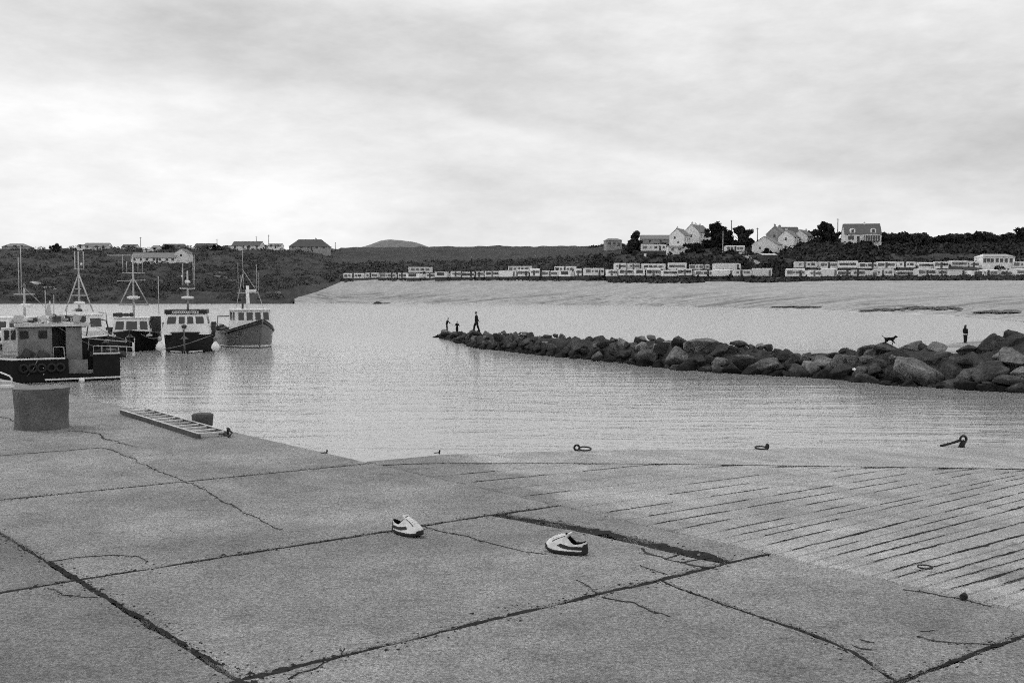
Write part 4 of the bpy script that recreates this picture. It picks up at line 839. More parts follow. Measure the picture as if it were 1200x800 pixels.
def build_boats():
    g = 'fishing boats moored side by side'
    # grey hulled boat, right end of the raft
    p = onz(284, 408, 0); t, sect, pt = make_boat('fishing_boat', 'grey-hulled fishing boat with flared bow at the right end of the moored row', (p.x-.55, p.y+3.5, 0), R(-75+15), 10.5, 4.3, 2.55, 1.35, 1.45, 'grey_hull', g, 'white', 'grey_hull', 'grey', 1.3)
    for sg in (1, -1): MB().tube([pt(s, .12, sg, .06) for s in [.45+.55*i/10 for i in range(11)]], .09, 8).build('bow_rubbing_belt', 'black', t, True)
    cabin(t, -.2, 2.7, 3.1, 1.0, 3.25, 'white', .28, .94, 'white', .14, .09, ((.04, .20), (.28, .46), (.54, .70), (.78, .94)), ((.1, .35), (.45, .7)), (.62, .92))
    part_tube(t, 'mast', [(.6, .0, 3.2), (.5, .0, 5.4)], [.17, .13], 'white', 10); part_tube(t, 'exhaust', [(.5, -.45, 3.2), (.45, -.45, 4.4)], .10, 'darksteel'); MB().box((.5, .28, 4.95), (.5, .8, .22)).build('light_box', 'white', t); part_tube(t, 'crosstree', [(.5, -.9, 4.75), (.5, .95, 4.75)], .035, 'steel')
    part_tube(t, 'whip_aerial', [(.5, -.35, 5.2), (.5, -.42, 9.0)], [.035, .02], 'steel'); part_tube(t, 'stay', [(.5, -.4, 6.8), (.5, .95, 4.75), (.6, 1.45, 3.2)], .028, 'steel'); part_tube(t, 'stay', [(.5, -.4, 6.4), (.6, -1.1, 3.3)], .028, 'steel')
    for y, z in ((-.8, 7.4), (.85, 7.3), (1.0, 6.6), (-.55, 6.3)): part_tube(t, 'aerial', [(.4, y, 4.7), (.4, y, z)], .022, 'steel')
    part_tube(t, 'gantry', [(-3.8, -1.7, 1.2), (-3.9, -1.6, 2.6), (-3.9, 1.6, 2.6), (-3.8, 1.7, 1.2)], .06, 'darksteel')
    for i in range(9): x = -4.2+i*.4; s = random.uniform(.3, .55); MB().box((x, -1.3+random.uniform(-.4, .9), 1.05+s*.8), (s, s*1.3, s*1.3), Matrix.Rotation(random.uniform(0, 1), 3, 'Z') @ Matrix.Rotation(random.uniform(-.3, .3), 3, 'X')).build('deck_gear', 'gear', t)
    part_tube(t, 'rail', [(-4.6, -1.95, 1.95), (-2.5, -2.05, 1.95), (-.5, -2.1, 2.0)], .03, 'steel')
    tx = bpy.data.curves.new('registration_number', 'FONT'); tx.body = 'S 11'; tx.size = .42; tx.extrude = .004; tx.align_x = 'CENTER'; tx.align_y = 'CENTER'
    a = pt(.80, .34, -1, .03); b = pt(.86, .34, -1, .03); c = pt(.82, .22, -1, .03); ob = bpy.data.objects.new('registration_number', tx); dg = bpy.context.evaluated_depsgraph_get()
    X = (b-a).normalized(); Yv = (c-a); Yv = (Yv-X*Yv.dot(X)).normalized(); Zv = X.cross(Yv)
    COL.objects.link(ob); bpy.context.view_layer.update(); me = bpy.data.meshes.new_from_object(ob.evaluated_get(bpy.context.evaluated_depsgraph_get())); bpy.data.objects.remove(ob); me.name = 'registration_number'; me.materials.clear(); me.materials.append(MT['black'])
    o = link('registration_number', me, t); o.matrix_local = Matrix(((X.x, Yv.x, Zv.x, a.x), (X.y, Yv.y, Zv.y, a.y), (X.z, Yv.z, Zv.z, a.z), (0, 0, 0, 1)))
    # second from right
    p = onz(218, 414, 0); t, sect, pt = make_boat('fishing_boat', 'black-hulled fishing boat with four front windows beside the grey-hulled boat', (p.x-1.05, p.y+4.1, 0), R(-72-5), 9.8, 4.0, 1.72, 1.55, 1.4, 'hullblack', g, 'hullblack')
    MB().grid([[pt(s, .90, 1, .02), pt(s, .97, 1, .02)] for s in [.80+.2*i/6 for i in range(7)]]).build('bow_flash', 'white', t); MB().grid([[pt(s, .97, -1, .02), pt(s, .90, -1, .02)] for s in [.80+.2*i/6 for i in range(7)]]).build('bow_flash', 'white', t)
    cabin(t, .0, 3.4, 3.7, 1.45, 3.1, 'white', .55, .82, 'black', .10, .34, ((.07, .27), (.34, .48), (.54, .68), (.74, .93)), ((.15, .4), (.5, .75)), (.52, .86))
    MB().box((2.99, 0, 3.25), (.03, 2.0, .16)).build('name_board', 'white', t)
    for q in range(13): MB().box((3.012, -.88+q*.145, 3.25), (.012, .06+.04*(q % 3 == 0), .09)).build('name_letter', 'black', t)
    MB().lathe([(.16, 0), (.2, .08), (.2, .16), (.1, .24)], (3.3, -.1, 2.0), 12).build('searchlight', 'darksteel', t, True)
    part_tube(t, 'mast', [(.8, 0, 3.3), (.8, 0, 6.6)], [.10, .06], 'steel', 8); radar(t, (.9, 0, 4.25), 1.0); part_tube(t, 'crosstree', [(.8, -.6, 5.15), (.8, .6, 5.15)], .06, 'white'); MB().box((.8, 0, 5.3), (.2, 1.1, .2)).build('light_bar', 'darksteel', t); radar(t, (.8, 0, 5.55), .45)
    for y, z in ((-.35, 7.2), (.45, 7.7), (.55, 7.9), (-.4, 6.8)): part_tube(t, 'aerial', [(.8, y, 5.1), (.8, y, z)], .028, 'steel')
    MB().lathe([(.03, -.09), (.09, 0), (.03, .09)], (.8, -.42, 6.15), 10).build('lamp', 'white', t, True); part_tube(t, 'pole', [(-1.5, -1.9, 1.2), (-1.5, -1.95, 3.3), (-1.5, -1.2, 3.3)], .04, 'darksteel'); part_tube(t, 'stem_post', [pt(1, .9)+Vector((.08, 0, 0)), pt(1, 0)+Vector((.08, 0, .25))], .075, 'grey')
    for y in (-1.9, 1.95): MB().box((-.3, y, 1.95), (1.2, .35, .8)).build('deck_gear', 'gear', t)
    # third from right
    p = onz(154, 412, 0); t, sect, pt = make_boat('fishing_boat', 'black-hulled fishing boat with three wide front windows and tall aerial frame', (p.x-1.4, p.y+4.3, 0), R(-69-4), 10.0, 4.4, 1.75, 1.35, 1.3, 'hullblack', g, 'hullblack')
    cabin(t, .2, 3.2, 3.0, 1.2, 2.65, 'white', .40, .88, 'white', .06, .10, ((.06, .29), (.36, .66), (.74, .95)), ((.15, .4), (.5, .8)), (.38, .84)); MB().box((3.28, 0, 1.28), (.16, 3.3, .14)).build('coaming', 'white', t)
    MB().box((-.5, 1.75, 2.0), (1.2, .85, 1.5)).build('deck_locker', 'darksteel', t); part_tube(t, 'mast', [(1.2, .1, 2.7), (1.2, .1, 8.0)], [.09, .05], 'steel', 8); radar(t, (1.3, .1, 4.25), 1.05)
    part_tube(t, 'a_frame_leg', [(1.2, .0, 5.9), (1.0, -1.0, 3.8)], .05, 'steel'); part_tube(t, 'a_frame_leg', [(1.2, .2, 5.9), (1.0, 1.25, 3.8)], .05, 'steel'); part_tube(t, 'brace', [(1.0, -1.05, 3.75), (1.0, 1.3, 3.75)], .05, 'steel')
    part_tube(t, 'crosstree', [(1.2, -1.9, 8.0), (1.2, -1.85, 7.9), (1.2, 1.0, 7.95)], .04, 'steel'); part_tube(t, 'crosstree', [(1.2, -.75, 6.45), (1.2, 1.05, 6.45)], .035, 'steel'); part_tube(t, 'crosstree', [(1.2, -1.2, 5.75), (1.2, 1.1, 5.85)], .03, 'steel')
    for y, z0, z in ((-.7, 6.5, 8.0), (-.4, 6.5, 7.4), (.5, 6.5, 7.6), (.85, 6.5, 8.0), (2.1, 3.0, 6.2)): part_tube(t, 'aerial', [(1.2, y, z0), (1.2, y, z)], .028, 'steel')
    MB().lathe([(.15, 0), (.2, .1), (.2, .2), (.1, .3)], (3.5, -.1, 1.5), 12).build('anchor_winch', 'darksteel', t, True)
    for i in range(7): MB().box((2.4, -1.3+i*.22, 2.95), (.3, .26, random.uniform(.2, .38))).build('roof_gear', 'gear', t)
    for i in range(3): MB().box((.6, -1.9, 1.4+i*.16), (1.0, .5, .3)).build('deck_gear', 'gear', t)
    for sg in (1, -1):
        for q in (.06, .16): a = pt(.965, .34+q, sg, .02); MB().box(a, (.06, .10, .20)).build('bow_mark', 'white', t)
    # white wheelhouse boat with the tall A frame behind the near boat
    p = onz(93, 425, 0); t, sect, pt = make_boat('fishing_boat', 'fishing boat with white wheelhouse and tall A-frame mast behind the near workboat', (p.x-2.2, p.y+6, 0), R(-45), 8.6, 3.6, 1.8, 1.45, 1.4, 'hullblack', g, 'white', gun='white')
    cabin(t, -1.6, 1.0, 2.5, 1.4, 3.15, 'white', .25, .92, 'white', .08, .08, ((.1, .42), (.56, .9)), ((.06, .28), (.40, .62), (.72, .94)), (.50, .86)); MB().box((1.4, 0, 1.75), (1.1, 2.2, .5)).build('trunk_cabin', 'white', t)
    part_tube(t, 'mast', [(-.8, 0, 3.4), (-.8, 0, 7.9)], [.09, .045], 'steel', 8); part_tube(t, 'a_frame_leg', [(-.8, 0, 6.2), (-1.6, -.75, 3.4)], .055, 'steel'); part_tube(t, 'a_frame_leg', [(-.8, 0, 6.2), (.5, .5, 3.4)], .055, 'steel'); part_tube(t, 'aerial_frame', [(-1.2, -.1, 7.9), (-1.2, -.1, 6.6), (-.35, .2, 6.6), (-.35, .2, 7.9)], .04, 'steel'); radar(t, (-.75, 0, 3.9), .8)
    part_tube(t, 'crosstree', [(-1.3, -.3, 4.6), (.1, .3, 4.6)], .04, 'steel'); MB().lathe([(.03, -.1), (.1, 0), (.03, .1)], (-.5, .1, 6.95), 10).build('lamp', 'white', t, True); part_tube(t, 'net_hoop', [(2.9, -1.0, 1.7), (3.0, -.9, 2.5), (3.3, -.4, 2.95), (3.5, .2, 2.8), (3.6, .4, 1.8)], .05, 'darksteel'); part_tube(t, 'davit', [(2.2, .9, 1.8), (2.3, .7, 3.3), (2.6, .0, 3.4)], .04, 'steel')
    for i in range(5): MB().box((-.6+i*.45, -.6+.25*(i % 3), 3.52), (.3, .3, .2)).build('roof_gear', 'gear' if i % 2 else 'white', t)
    # left edge boat
    p = onz(6, 425, 0); t, sect, pt = make_boat('fishing_boat', 'white-topped fishing boat half out of view at the left edge', (p.x-1.2, p.y+4, 0), R(-70), 9.6, 4.0, 1.8, 1.4, 1.4, 'hullblack', g, 'white')
    cabin(t, -1.4, 1.8, 2.9, 1.4, 3.0, 'white', .3, .9, 'white', .08, .08, ((.06, .34), (.42, .66), (.74, .95)), ((.1, .4), (.55, .9)), (.48, .85)); MB().box((2.4, 0, 1.7), (1.6, 2.4, .7)).build('trunk_cabin', 'white', t)
    part_tube(t, 'mast', [(-.2, .6, 3.1), (-.2, .6, 5.4)], .07, 'steel', 8); radar(t, (-.1, .7, 3.75), .9); part_tube(t, 'crosstree', [(-.2, -.1, 4.7), (-.2, 1.3, 4.7)], .04, 'steel'); MB().lathe([(.03, -.2), (.16, 0), (.03, .2)], (-.2, .6, 5.3), 8).build('lamp', 'grey', t, True)
    for y, z in ((.25, 7.4), (.42, 8.2)): part_tube(t, 'aerial', [(-.2, y, 4.7), (-.2, y, z)], .028, 'steel')
    part_tube(t, 'aerial', [(-1.2, 1.9, 1.6), (-1.2, 1.9, 5.0)], .03, 'steel'); part_tube(t, 'stay', [(-.2, .6, 5.2), (-2.4, 2.4, 3.0)], .02, 'steel')
    # near workboat, broadside
    a = onz(-42, 449, 0); b = onz(137, 442, 0); c = (a+b)/2; yaw = math.atan2((a-b).y, (a-b).x); L = (a-b).length
    t = thing('workboat', 'dark-hulled workboat with grey cabin lying broadside nearest the quay', 'workboat', (c.x, c.y, 0), yaw)
    # local: +x towards the bow (left in view); near side is +y
    B = 3.2; X = lambda px: (at(px, 420, c.y).x-c.x)/math.cos(yaw) if abs(math.cos(yaw)) > .1 else 0
    def prof(x): k = max(0, (x-L*.22)/(L*.28)); return B/2*max(.03, 1-k**2.2)
    xs = [-L/2+L*i/30 for i in range(31)]; st = lambda x: (1.48 if x < X(95) else (.42 if x < X(72) else 1.28+.5*max(0, (x-L*.2)/(L*.3))**1.5))
    bnd = [-L/2, X(95)-.001, X(95), X(72)-.001, X(72)]+[x for x in xs if x > X(72)+.05]
    bnd = sorted(set(bnd+[x for x in xs if x < X(95)-.1 or (X(95)+.1 < x < X(72)-.1)]))
    rows = [[Vector((x, prof(x)*1.0, st(x))), Vector((x, prof(x)*.99, .6 if st(x) > .7 else .3)), Vector((x, prof(x)*.97, .12)), Vector((x, prof(x)*.9, -.5)), Vector((x, -prof(x)*.9, -.5)), Vector((x, -prof(x)*.97, .12)), Vector((x, -prof(x)*.99, .6)), Vector((x, -prof(x), max(st(x), 1.3)))] for x in bnd]
    m = MB().grid(rows); m.f.append(tuple(range(7, -1, -1))); m.build('hull', 'hullblack', t)
    MB().grid([[Vector((x, prof(x)-.05, .40)), Vector((x, -prof(x)+.05, .40))] for x in bnd]).build('deck', 'grey', t)
    MB().grid([[Vector((x, prof(x)+.012, .20)), Vector((x, prof(x)+.012, .11))] for x in bnd if x < X(48)]).build('waterline_stripe', 'white', t)
    MB().tube([(x, prof(x)+.03, st(x)+.01) for x in bnd if x < X(95)], .05).build('gunwale', 'wood_top', t); MB().tube([(x, prof(x)+.03, st(x)+.01) for x in bnd if x > X(72)+.02], .05).build('gunwale', 'white', t)
    def xbox(p0, p1, z0, z1, y0, y1, name, m): return MB().box(((X(p0)+X(p1))/2, (y0+y1)/2, (z0+z1)/2), (abs(X(p0)-X(p1)), abs(y1-y0), z1-z0)).build(name, m, t)
    zp = lambda y: (445-y)*c.y/F
    xbox(27, 58, .4, zp(382.5), -1.0, 1.0, 'cabin', 'grey'); xbox(71, 86, .4, zp(382.5), -.9, 1.0, 'aft_cabin', 'grey'); xbox(57.9, 71.1, .4, zp(382.5), -1.0, -.6, 'passage_wall', 'black'); xbox(25, 93, zp(381.4), zp(377.5), -1.2, 1.22, 'cabin_roof', 'dirty')
    for q in (28.5, 45.5): xbox(q, q+8, zp(395), zp(386), .99, 1.02, 'window', 'glass')
    xbox(13, 27.2, .4, zp(383), -.95, .95, 'wheelhouse', 'dirty')
    for q in (14.8, 20.6): xbox(q, q+4.4, zp(396), zp(385), .94, .97, 'window', 'glass')
    MB().hexa([(X(28), -.8, 1.1), (X(28), .9, 1.1), (X(-8), .8, 1.1), (X(-8), -.7, 1.1)], [(X(22), -.8, zp(397)), (X(22), .9, zp(397)), (X(2), .5, zp(400)), (X(2), -.5, zp(400))]).build('fore_hood', 'dirty', t)
    MB().box((X(8), .82, zp(404)), (.55, .06, .28), Matrix.Rotation(.3, 3, 'Z')).build('hood_window', 'glass', t); MB().box((X(14), .95, zp(409)), (1.4, .05, .05)).build('hood_rail', 'steel', t); MB().box((X(12), .97, zp(413)), (1.3, .05, .04)).build('hood_rail', 'steel', t)
    MB().box((X(79), 1.35, zp(428)), (abs(X(71)-X(94)), .06, .75), Matrix.Rotation(R(4), 3, 'X')).build('landing_door', mat('worn_ramp', .16, .8, .4, 4, fine=.4, fscale=12), t)
    part_tube(t, 'stern_rail', [(X(96), 1.4, 1.5), (X(96), 1.4, 1.92), (X(112), 1.4, 1.88), (X(133), 1.4, 1.80), (X(134.5), 1.4, 1.5)], .03, 'steel'); part_tube(t, 'stern_rail', [(X(96), -1.4, 1.5), (X(97), -1.4, 2.2), (X(120), -1.4, 2.05), (X(133), -1.4, 1.98)], .03, 'steel')
    for q in (104, 112, 120, 128): part_tube(t, 'stanchion', [(X(q), 1.4, 1.45), (X(q), 1.4, 1.86)], .022, 'steel')
    xbox(134, 136, 1.3, 2.05, 1.2, 1.35, 'stern_post', 'white'); part_tube(t, 'grab_rail', [(X(58.5), 1.35, 1.3), (X(58.5), 1.35, zp(405)), (X(68), 1.35, zp(405)), (X(69), 1.35, 1.3)], .028, 'steel')
    for i in range(8): s = random.uniform(.2, .4); MB().box((X(34+i*2.2), .75+random.uniform(-.2, .4), 1.35+random.uniform(0, .25)), (s*1.5, s, s), Matrix.Rotation(random.uniform(-.6, .6), 3, 'Y')).build('deck_gear', 'gear', t)
    for i in range(6): s = random.uniform(.2, .35); MB().box((X(99+i*5), random.uniform(-.4, .9), 1.35+random.uniform(0, .2)), (s*1.6, s, s)).build('deck_gear', 'gear', t)
    for i in range(6): MB().box((X(36+i*7), random.uniform(-.6, .6), zp(376)+.10), (random.uniform(.25, .6), .4, random.uniform(.1, .24))).build('roof_gear', ('white', 'gear', 'steel')[i % 3], t)
    part_tube(t, 'roof_aerial', [(X(57), 0, zp(376)), (X(58), 0, zp(352))], .04, 'steel'); MB().lathe([(.16, 0), (.13, .3), (.05, .6)], (X(56.5), 0, zp(369)), 8).build('roof_horn', 'steel', t)
    for i in range(26):
        q = random.uniform(24, 92); z0 = zp(376.5); hh = random.uniform(.08, .42); MB().box((X(q), random.uniform(-1, 1.1), z0+hh/2), (random.uniform(.08, .5), random.uniform(.08, .5), hh), Matrix.Rotation(random.uniform(0, 1.5), 3, 'Z') @ Matrix.Rotation(random.uniform(-.25, .25), 3, 'X')).build('roof_gear', random.choice(['gear', 'gear', 'steel', 'dirty', 'darksteel']), t)
    for i in range(22):
        q = random.choice((random.uniform(30, 58), random.uniform(98, 126))); hh = random.uniform(.12, .4); MB().box((X(q), random.uniform(.5, 1.1), 1.3+hh/2), (random.uniform(.12, .6), random.uniform(.12, .5), hh), Matrix.Rotation(random.uniform(0, 1.5), 3, 'Z') @ Matrix.Rotation(random.uniform(-.5, .5), 3, 'X')).build('deck_gear', random.choice(['gear', 'gear', 'darksteel', 'steel']), t)
    for q, y0, y1 in ((33, 376, 352), (62, 376, 345), (74, 376, 360), (88, 377, 366)): part_tube(t, 'roof_aerial', [(X(q), random.uniform(-.8, .8), zp(y0)), (X(q+.4), random.uniform(-.8, .8), zp(y1))], .02, 'steel', 5)
    for q0, z0, q1, z1 in ((58, zp(377), 96, 1.9), (93, zp(378), 134, 2.05), (27, zp(378), 5, 1.5)): part_tube(t, 'rigging_line', [(X(q0), 1.1, z0), ((X(q0)+X(q1))/2, 1.2, (z0+z1)/2-.12), (X(q1), 1.3, z1)], .016, 'rope', 4)
    for q in (31, 39, 47, 56, 64): MB().tube([Vector((X(q)+.2*math.cos(a), B/2+.10, .8+.2*math.sin(a))) for a in [2*PI*j/14 for j in range(14)]], .075, 6, closed=True).build('tyre_fender', 'rubber', t, True)
    for z in (.45, .62, .79, .96): MB().box((X(48.8), B/2+.03, z), (.05, .03, .05)).build('draught_mark', 'white', t)
    part_tube(t, 'hanging_line', [(X(44), B/2+.04, 1.3), (X(40), B/2+.05, .8), (X(34), B/2+.05, .4)], .018, 'rope')
    # float by its side, fenders and lines between boats
    p = onz(97, 444.5, .15); o = MB().lathe([(.03, -.16), (.12, -.1), (.16, 0), (.12, .1), (.03, .16)], n=14).build('float', 'fender', None, True); o.location = (p.x, p.y-.15, .12); tag(o, 'small white round float on the water beside the near workboat', 'float')
    for px, py, lab in ((187.5, 405.5, 'white teardrop fender hanging between the two black-hulled boats'), (252.5, 405.5, 'white teardrop fender hanging between the grey-hulled and black-hulled boats')):
        q = at(px, py, 77.5); t = thing('fender', lab, 'fender', q, 0, 'fenders between the boats')
        MB().lathe([(.05, -.38), (.26, -.30), (.33, -.1), (.27, .1), (.12, .32), (.06, .40)], n=16).build('bladder', 'fender', t, True); MB().lathe([(.07, .40), (.16, .52), (.17, .65), (.08, .75)], n=12).build('small_float', 'wallgrey' if px < 200 else 'grey', t, True); part_tube(t, 'lanyard', [(0, 0, .7), (0, .25, 1.2)], .02, 'rope')
    for a, b, lab in (((185, 409, 79), (250, 392, 79), 'mooring rope sagging across the bow of the four-windowed boat'), ((165, 391, 77), (190, 394, 77.5), 'short mooring rope between the two black-hulled boats')):
        A = at(*a); Bq = at(*b); pts = [A.lerp(Bq, i/10)+Vector((0, -1.6*math.sin(PI*i/10) if a[0] == 185 else 0, -.25*math.sin(PI*i/10))) for i in range(11)]
        tag(MB().tube(pts, .022, 5).build('mooring_rope', 'rope', None, True), lab, 'rope')
build_boats()
# ------------------------------------------------------------------ caravans and buildings
CAR = {}
def caravan(label, px0, px1, ybase, d, rz, kind, group, w=3.4, h=2.55, cat='caravan'):
    """kind picks the window layout; long side (or end) towards the viewer"""
    pxc = (px0+px1)/2; p = at(pxc, ybase, d); L = (px1-px0-random.choice((0, .5, 1.0, 1.8)))*d/F
    if kind == 'end': ww, dp = L, 9.0
    else: ww, dp = L, w
    t = thing('static_caravan', label, cat, (p.x, p.y+dp/2*.3, p.z), rz, group)
    y = -dp/2
    MB().box((0, 0, -.95), (ww*.96, dp*.92, 1.9)).build('skirt', 'darksteel', t)
    h += random.uniform(-.4, .3)-.3; z0 = random.uniform(-.35, .0); t.rotation_euler.z += random.uniform(-.2, .2); MB().box((0, 0, z0+h/2), (ww, dp, h)).build('body', 'cream', t)
    zt = z0+h; pk = random.choice((.18, .28, .12))
    if kind == 'end': MB().add([(-ww/2-.06, y-.08, zt), (ww/2+.06, y-.08, zt), (0, y-.08, zt+pk*1.3), (-ww/2-.06, -y, zt), (ww/2+.06, -y, zt), (0, -y, zt+pk*1.3)], [(0, 1, 2), (5, 4, 3), (0, 2, 5, 3), (1, 4, 5, 2), (0, 3, 4, 1)]).build('roof', 'cream_roof', t)
    else: MB().add([(-ww/2-.06, y-.08, zt), (-ww/2-.06, -y+.08, zt), (-ww/2-.06, 0, zt+pk), (ww/2+.06, y-.08, zt), (ww/2+.06, -y+.08, zt), (ww/2+.06, 0, zt+pk)], [(0, 2, 1), (3, 4, 5), (0, 3, 5, 2), (1, 2, 5, 4), (0, 1, 4, 3)]).build('roof', 'cream_roof', t)
    lay = {'a': [(.12, 1.3, 1.1), (.30, .9, .8), (.48, .7, 1.9), (.62, .9, .8), (.80, 1.5, .9)], 'b': [(.15, 1.8, 1.1), (.38, .6, .7), (.58, 1.2, .9), (.75, .7, 1.9), (.90, .8, .8)], 'c': [(.2, .8, .7), (.42, .7, 1.9), (.6, .7, .7), (.8, 1.2, .9)], 'end': [(.5, ww*.62, 1.15)], 'blank': [(.88, .7, 1.9)], 'strip': [(.16, 1.6, .8), (.36, 1.4, .8), (.56, 1.4, .8), (.78, 1.6, .8)]}[kind]
    for f, a, b in lay:
        x = (f-.5)*ww; a = min(a, ww*.7); nm = 'door' if b > 1.5 else 'window'
        z = z0+b/2+.12 if nm == 'door' else z0+h*.6
        MB().box((x, y-.015, z), (a, .06, b)).build(nm, random.choice(['glass', 'glass_pale', 'glass_pale']) if nm == 'window' else random.choice(['glass', 'darksteel', 'grey']), t)
    sw = MB().box((ww/2+.015, dp*.1, 1.95), (.05, dp*.3, .9)).build('window', 'glass', t); return t
def build_caravans():
    L1 = [(403, 427, 'a'), (427.5, 446, 'c'), (446.5, 465, 'b'), (466, 479, 'c'), (480, 497, 'end'), (498, 511, 'c'), (512, 527, 'end'), (528, 541, 'c'), (541.5, 557, 'b'), (558, 568, 'c'), (568.5, 585, 'a'), (585.5, 606, 'blank'), (606.5, 620, 'b'), (620.5, 634, 'c'), (635, 656, 'a'), (657, 672, 'end'), (674, 682, 'c'), (684, 708, 'b'), (710, 724, 'c'), (725, 742, 'a'), (743, 756, 'end'), (757, 775, 'a'), (776, 794, 'strip'), (795, 812, 'a'), (813, 834, 'b'), (835, 859, 'blank'), (860, 881, 'c'), (882, 905, 'blank')]
    yb = [(403, 325), (470, 325.5), (520, 324.5), (600, 323.5), (700, 322.5), (800, 322.5), (905, 323.5)]; dd = [(403, 418), (480, 402), (600, 386), (700, 366), (800, 352), (905, 338)]
    words = {'a': 'door between windows', 'b': 'wide left window', 'c': 'small windows', 'end': 'broad end window', 'blank': 'almost blank side', 'strip': 'strip of windows'}
    n = len(L1)
    for i, (a, b, k) in enumerate(L1):
        pos = ORD[i]+' from the left' if i < 14 else ORD[n-1-i]+' from the right'
        if i == 0: pos = 'at the left end'
        if i == n-1: pos = 'at the right end'
        caravan('white caravan, '+pos+' of the long beach row, '+words[k], a, b-.6, lerp(yb, a), lerp(dd, a)+random.uniform(-2, 2), random.uniform(-.06, .06) if k != 'end' else random.uniform(-.15, .15), k, 'caravans in the long row above the beach', h=2.35 if a < 560 else 2.6)
    back = [(478, 508, 'strip'), (596, 624, 'a'), (650, 676, 'a'), (720, 734, 'c'), (735, 750, 'c'), (752, 780, 'strip'), (783, 805, 'strip'), (808, 832, 'b'), (836, 868, 'blank')]
    for i, (a, b, k) in enumerate(back):
        caravan('pale caravan roof showing behind the long beach row, '+ORD[i]+' from the left', a, b-.6, lerp([(478, 319), (600, 318.5), (680, 317.5), (720, 315.5), (868, 315.5)], a), lerp(dd, a)+14, random.uniform(-.05, .05), k, 'caravans behind the long row', h=2.5)
    R1 = [(921, 944, 'b'), (945, 962, 'c'), (963, 981, 'blank'), (982, 997, 'b'), (998, 1014, 'c'), (1015, 1024, 'end'), (1025, 1047, 'c'), (1048, 1071, 'strip'), (1073, 1097, 'a'), (1098, 1108, 'c'), (1109, 1130, 'blank'), (1131, 1147, 'end'), (1148, 1170, 'c'), (1171, 1184, 'a'), (1185, 1215, 'strip')]
    for i, (a, b, k) in enumerate(R1):
        pos = ORD[i]+' from the left' if i < 8 else ORD[len(R1)-1-i]+' from the right'
        if i == 0: pos = 'at the left end'
        if i == len(R1)-1: pos = 'cut by the right edge'
        caravan('white caravan, '+pos+' of the front right row, '+words[k], a, b-.6, 323.2 if k != 'end' else 324, 330+random.uniform(-2, 2), random.uniform(-.05, .05), k, 'caravans in the front row under the tree belt', h=2.5)
    R2 = [(932, 957, 'c'), (958, 982, 'a'), (983, 1005, 'strip'), (1006, 1027, 'b'), (1028, 1050, 'a'), (1051, 1072, 'c'), (1073, 1094, 'strip'), (1095, 1112, 'a'), (1113, 1133, 'strip'), (1134, 1146, 'c'), (1186, 1215, 'b')]
    for i, (a, b, k) in enumerate(R2):
        pos = ORD[i]+' from the left' if i < 6 else ORD[len(R2)-1-i]+' from the right'
        if i == 0: pos = 'at the left end'
        if i == len(R2)-1: pos = 'cut by the right edge'
        caravan('white caravan, '+pos+' of the upper right row, '+words[k], a, b-.6, 313.5, 348+random.uniform(-2, 2), random.uniform(-.05, .05), k, 'caravans in the upper row under the tree belt', h=2.5)
    house('site_lodge', 'pale lodge with a low hipped roof rising above the caravans at the right', 'lodge', at(1165, 311, 350), .05, 38*350/F, 6, 2.9, .9, 'white2', 'cream_roof', [(x, 1.7, 1.1, 1.3) for x in (-5, -3.7, -2.4, -.6, 1, 2.6, 4.4)], hip=1.6, drop=2)
    caravan('white touring caravan beside the spiky tree below the gabled houses', 751, 781, 294, 412, .05, 'b', None, h=2.7); caravan('small pale caravan in front of the large round trees', 850, 872, 294, 408, -.05, 'a', None, h=2.2)
